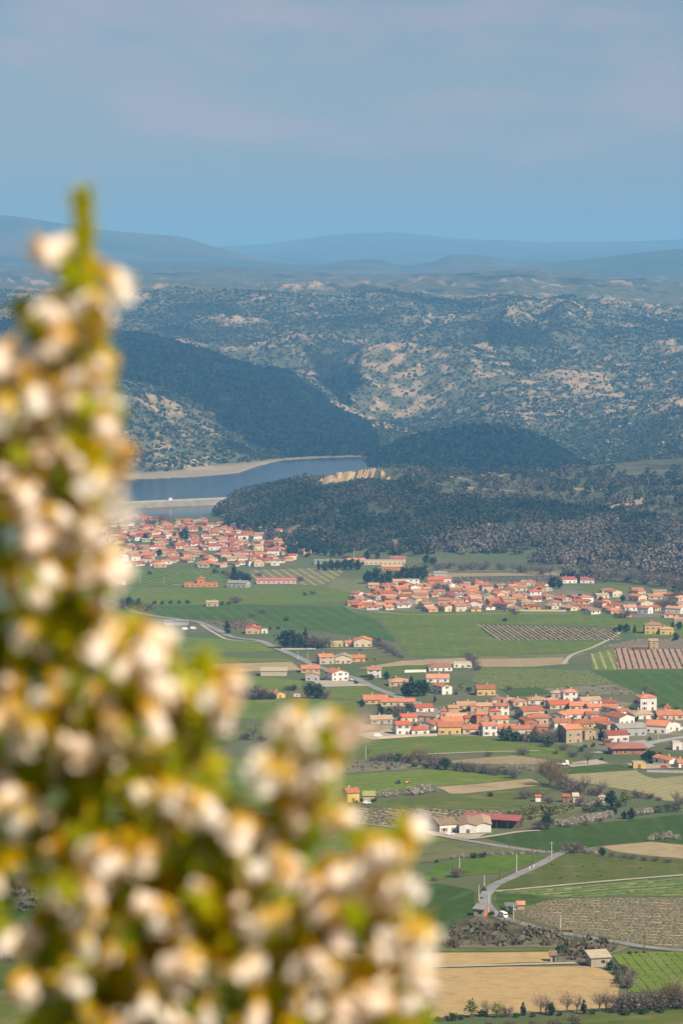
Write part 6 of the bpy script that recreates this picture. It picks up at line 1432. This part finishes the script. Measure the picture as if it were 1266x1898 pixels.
tr = n.new("ShaderNodeBsdfTranslucent"); l.new(cr_.outputs[0], tr.inputs[0]); ms = n.new("ShaderNodeMixShader"); ms.inputs[0].default_value = .6
l.new(b.outputs[0], ms.inputs[1]); l.new(tr.outputs[0], ms.inputs[2]); l.new(ms.outputs[0], n["Material Output"].inputs[0])
def petal(name, col, f=.35):
    m, n, l, b = nmat(name); b.inputs["Roughness"].default_value = .6
    oi = n.new("ShaderNodeObjectInfo"); c = mixrgb(n, l, oi.outputs["Random"], col, (col[0] * .98, col[1] * .84, col[2] * .74))
    l.new(c, b.inputs["Base Color"]); t = n.new("ShaderNodeBsdfTranslucent"); l.new(c, t.inputs[0]); s = n.new("ShaderNodeMixShader"); s.inputs[0].default_value = f
    l.new(b.outputs[0], s.inputs[1]); l.new(t.outputs[0], s.inputs[2]); l.new(s.outputs[0], n["Material Output"].inputs[0]); return m
pm = petal("heather_petal", (.98, .92, .82)); cal_m = petal("heather_calyx", (.78, .52, .012), .45)

heather = empty("heather", (0.0, HD + .02, height(0, HD)))
hroot = np.array([0.0, HD + .02, height(0, HD)])
sm = MB(); skel = []
for bi, br in enumerate(BR):
    dd = [HD + .012 * math.sin(bi * 2.3) + .01 * gh_.uniform(-1, 1)] * len(br)
    P = [hp(x, y, d_) for (x, y), d_ in zip(br, dd)]
    if br[0][1] > 2150: P = [hroot + np.array([gh_.uniform(-.03, .03), 0, -.02])] + P
    r0 = .0022 if bi in (0, 6, 7) else .0014
    b_ = MB(); b_.tube([tuple(p - hroot) for p in P], [r0 * (1 - .7 * i / (len(P) - 1)) for i in range(len(P))], 6)
    obj("stem", b_.mesh("stem", [bark_h]), heather)
    for i in range(len(P) - 1):
        for t in np.linspace(0, 1, 10, endpoint=False): skel.append(P[i] + (P[i + 1] - P[i]) * t)
skel = np.array(skel)
skpx = np.array([project(*s) for s in skel])
NV, NF, NC = [], [], []
gn = np.random.default_rng(77)
def needles(P, ln=.0034, dens=2600, base_c=.5, wid=.0008):
    """whorled needle leaves along a polyline"""
    P = np.array(P); seg = np.linalg.norm(np.diff(P, axis=0), axis=1); L = seg.sum()
    cnt = int(L * dens)
    cum = np.concatenate([[0], np.cumsum(seg)])
    for k in range(cnt):
        s = L * (k + gn.uniform()) / cnt; i = min(np.searchsorted(cum, s) - 1, len(seg) - 1); i = max(i, 0)
        p = P[i] + (P[i + 1] - P[i]) * ((s - cum[i]) / seg[i]); t = (P[i + 1] - P[i]) / seg[i]
        a = gn.normal(size=3); a -= t * (a @ t); a /= np.linalg.norm(a)
        d = a * .8 + t * gn.uniform(.3, .9); d /= np.linalg.norm(d); w = np.cross(d, gn.normal(size=3)); w /= np.linalg.norm(w) + 1e-9
        lnn = ln * gn.uniform(.7, 1.25) * min(1.0, .55 + 4 * (1 - s / L))
        b0 = len(NV); e = p + d * lnn
        NV.extend([p - w * wid * .6, p + w * wid * .6, p + d * lnn * .6 + w * wid, e, p + d * lnn * .6 - w * wid]); NF.append((b0, b0 + 1, b0 + 2, b0 + 3, b0 + 4)); NC.append(np.clip(base_c + gn.normal() * .22, 0, 1))
def curve(p, q, k=5, sag=.0):
    m = (p + q) / 2 + np.array([0, 0, -sag]); return [(1 - t) ** 2 * p + 2 * t * (1 - t) * m + t * t * q for t in np.linspace(0, 1, k)]
# the tip shoots of the branches
for (pts, c_) in [([(152, 470), (151, 420), (152, 352)], .62), ([(96, 660), (70, 620), (36, 562)], .4), ([(20, 860), (5, 780), (10, 700)], .5), ([(612, 1400), (625, 1360), (625, 1325)], .45), ([(745, 1580), (752, 1545), (756, 1520)], .8), ([(400, 1300), (390, 1250), (372, 1215)], .5)]:
    needles([hp(x, y, HD) for x, y in pts], .0043, 10000, c_)
# side shoots filling the bush
shoots = []; tries = 0
while len(shoots) < 380 and tries < 40000:
    tries += 1
    x, y = gh_.uniform(-60, 830), gh_.uniform(440, 1950)
    if not inpoly(np.array([x, x + 20, x - 12]), np.array([y, y, y]), SIL).all(): continue
    if any((x - a) ** 2 + (y - b2) ** 2 < 27 ** 2 for a, b2, _ in shoots): continue
    shoots.append((x, y, HD + gh_.gauss(0.004, .018)))
tw_mb = MB(); tips = []
for x, y, d_ in shoots:
    q = hp(x, y, d_)
    dx, dy = skpx[:, 0] - x, skpx[:, 1] - (y + 55)
    k = np.argmin(dx ** 2 + dy ** 2 * .7); p = skel[k]
    c_ = curve(p, q, 6, .0); tw_mb.tube([tuple(v - hroot) for v in c_], [.0007] * 3 + [.0005] * 3, 4)
    L = np.linalg.norm(q - p); keep = max(.25, 1 - .014 / max(L, .001))
    tail = [p + (q - p) * keep * .0 + (q - p) * t for t in np.linspace(max(0, 1 - .013 / max(L, 1e-3)), 1, 4)]
    needles(tail, .0044, 4200, gh_.choice([.3, .45, .55, .7, .85, .95]))
    needles(c_, .0042, 1700, gh_.choice([.3, .5, .7]))
    tips.append((x, y, d_, (q - p) / max(L, 1e-6)))
back = 0
while back < 200:          # deeper side of the bush, inner shade put into darker needle colours
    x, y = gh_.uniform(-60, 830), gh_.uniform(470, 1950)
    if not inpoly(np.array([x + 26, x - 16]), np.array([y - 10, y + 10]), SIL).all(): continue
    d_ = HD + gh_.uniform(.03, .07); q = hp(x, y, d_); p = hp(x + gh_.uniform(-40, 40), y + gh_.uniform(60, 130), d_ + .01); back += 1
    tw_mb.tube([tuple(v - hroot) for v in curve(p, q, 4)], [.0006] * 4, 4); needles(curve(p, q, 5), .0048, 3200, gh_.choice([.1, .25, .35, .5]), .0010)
t_o = obj("twigs", tw_mb.mesh("twigs", [bark_h]), heather); t_o["kind"] = "stuff"
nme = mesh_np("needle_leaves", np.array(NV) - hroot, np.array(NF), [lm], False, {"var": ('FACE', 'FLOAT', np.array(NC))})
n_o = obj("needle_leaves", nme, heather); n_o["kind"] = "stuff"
# one bell flower: calyx on top, corolla below with a flared, lobed mouth (points along -Z)
def bell(seed):
    g = random.Random(seed); V, Fs, M_ = [], [], []
    prof = [(.0005, .0), (.0016, -.0007), (.0024, -.0026), (.0026, -.0048), (.0022, -.0066), (.0028, -.0080)]
    N_ = 10
    for j, (r_, z) in enumerate(prof):
        for k in range(N_):
            a = 2 * math.pi * k / N_; rr = r_ * (1 + .06 * g.uniform(-1, 1)) * (1 + (.18 * math.cos(5 * a) if j == 5 else 0))
            V.append((rr * math.cos(a), rr * math.sin(a), z))
    for j in range(5):
        for k in range(N_):
            Fs.append((j * N_ + k, (j + 1) * N_ + k, (j + 1) * N_ + (k + 1) % N_, j * N_ + (k + 1) % N_)); M_.append(0)
    Fs.append(tuple(range(N_))); M_.append(0)
    for k in range(5):          # sepals
        a = 2 * math.pi * k / 5 + .3; b0 = len(V)
        for (r_, z, w) in ((.0007, .0006, .0006), (.0025, -.0010, .0009), (.0032, -.0028, .0002)):
            for s in (-1, 1): V.append((r_ * math.cos(a) - s * w * math.sin(a), r_ * math.sin(a) + s * w * math.cos(a), z))
        for q in range(2): Fs.append((b0 + 2 * q, b0 + 2 * q + 1, b0 + 2 * q + 3, b0 + 2 * q + 2)); M_.append(1)
    b0 = len(V)                 # stalk
    for z in (0, .004):
        for k in range(4): a = math.pi / 2 * k; V.append((.0004 * math.cos(a), .0004 * math.sin(a), z))
    for k in range(4): Fs.append((b0 + k, b0 + (k + 1) % 4, b0 + 4 + (k + 1) % 4, b0 + 4 + k)); M_.append(1)
    return mesh_py("flower", V, Fs, [pm, cal_m], M_, True)
BELLS = [bell(i) for i in range(4)]
FL = [(90, 490), (84, 470), (190, 570), (195, 610), (200, 535), (140, 625), (210, 690), (30, 670), (60, 700), (85, 720), (70, 735), (195, 720), (200, 765), (145, 740), (215, 800), (230, 880), (215, 905), (245, 860), (20, 760), (35, 800), (75, 840), (50, 900), (100, 800), (30, 960), (90, 960), (100, 990), (60, 1080), (110, 1075), (140, 1080), (50, 1070), (185, 1000), (200, 1030), (195, 970), (190, 1060),
      (270, 1190), (300, 1200), (240, 1220), (270, 1240), (310, 1230), (220, 1180), (200, 1330), (185, 1300), (225, 1350), (115, 1265), (120, 1300), (60, 1190), (135, 1380), (150, 1400), (110, 1370), (30, 1310), (45, 1350), (425, 1270), (425, 1310), (410, 1285), (20, 1350), (290, 1320), (300, 1470), (260, 1480), (340, 1480), (380, 1490), (50, 1500), (60, 1530), (570, 1340), (590, 1360), (625, 1350), (640, 1380), (560, 1360),
      (520, 1420), (510, 1450), (545, 1440), (610, 1470), (620, 1440), (640, 1520), (450, 1530), (480, 1540), (430, 1520), (550, 1520), (535, 1600), (530, 1620), (545, 1590), (700, 1570), (720, 1600), (690, 1600), (760, 1590), (780, 1580), (730, 1640), (710, 1650), (760, 1660), (210, 1590), (240, 1610), (200, 1620), (270, 1580), (290, 1570), (140, 1630), (160, 1650), (180, 1690), (330, 1700), (340, 1720), (320, 1690), (180, 1750), (210, 1760), (150, 1740), (70, 1740), (50, 1760),
      (130, 1810), (120, 1830), (40, 1850), (60, 1830), (280, 1850), (270, 1870), (370, 1790), (360, 1810), (380, 1800), (450, 1800), (470, 1790), (500, 1730), (520, 1700), (640, 1690), (660, 1700), (650, 1720), (780, 1740), (800, 1750), (790, 1770), (760, 1720), (600, 1660), (640, 1620), (590, 1780), (620, 1800), (660, 1790), (640, 1880), (620, 1870), (660, 1890), (740, 1870), (700, 1850), (560, 1850), (400, 1885), (480, 1890), (780, 1830)]
fl_pos = []
for x, y in FL:          # the bells hang in little bunches
    for k in range(2):
        fl_pos.append((x - 12 + gh_.uniform(-13, 13), y + gh_.uniform(-16, 16), HD - .018 + gh_.uniform(-.014, .014), gh_.uniform(.75, 1.1)))
gh_.shuffle(fl_pos)
fl_pos = fl_pos[:298]
for x, y, d_, dr in tips:
    if len(fl_pos) >= 299: break
    if gh_.random() < .28 and y > 640: fl_pos.append((x + gh_.uniform(-14, 14), y + gh_.uniform(0, 18), d_ + gh_.uniform(-.01, .006), gh_.uniform(.6, 1.0)))
for i, (x, y, d_, sc) in enumerate(fl_pos):
    o = obj("flower", BELLS[i % 4], heather, tuple(hp(x, y - 18, d_) - hroot), None, (sc * gh_.uniform(.72, 1.15),) * 3)
    o.rotation_euler = (gh_.gauss(-.3, .7), gh_.gauss(.1, .75), gh_.uniform(0, 6.28))
# the many smaller buds and half-open bells
BV, BF, BM = [], [], []
src = BELLS[0]; sv_ = np.array([v.co[:] for v in src.vertices]); sf_ = [tuple(p.vertices) for p in src.polygons]; smi = [p.material_index for p in src.polygons]
for x, y, d_, dr in tips:
    for k in range(gh_.choice([0, 0, 1])):
        s_ = gh_.uniform(.3, .75); M_ = Euler((gh_.gauss(-.3, .8), gh_.gauss(0, .8), gh_.uniform(0, 6.28))).to_matrix(); M_ = np.array(M_)
        p = hp(x + gh_.uniform(-24, 24), y + gh_.uniform(-10, 30), d_ + gh_.uniform(-.02, .004)) - hroot
        b0 = len(BV); BV.extend((sv_ * s_) @ M_.T + p); BF += [tuple(b0 + q for q in f) for f in sf_]; BM += smi
b_o = obj("buds", mesh_py("buds", BV, BF, [pm, cal_m], BM, True), heather); b_o["kind"] = "stuff"
tag(heather, "tall flowering heather with pale pink bells, blurred close to the lens", "heather")

# ------------------------------------------------------------------ air
hm_, n, l, b = nmat("valley_haze"); n.remove(b)
pv = n.new("ShaderNodeVolumePrincipled"); pv.inputs["Color"].default_value = HAZE_COLOR; pv.inputs["Density"].default_value = HAZE_DENSITY; pv.inputs["Anisotropy"].default_value = 0.0; pv.inputs["Absorption Color"].default_value = (0.2, 0.2, 0.2, 1)
l.new(pv.outputs[0], n["Material Output"].inputs["Volume"])
b_ = MB(); b_.box(-20000, 20000, -400, 62000, ZC - 344, ZC + 540)
tag(obj("haze", b_.mesh("haze", [hm_])), "bluish haze filling the valley air", None, None, "stuff")
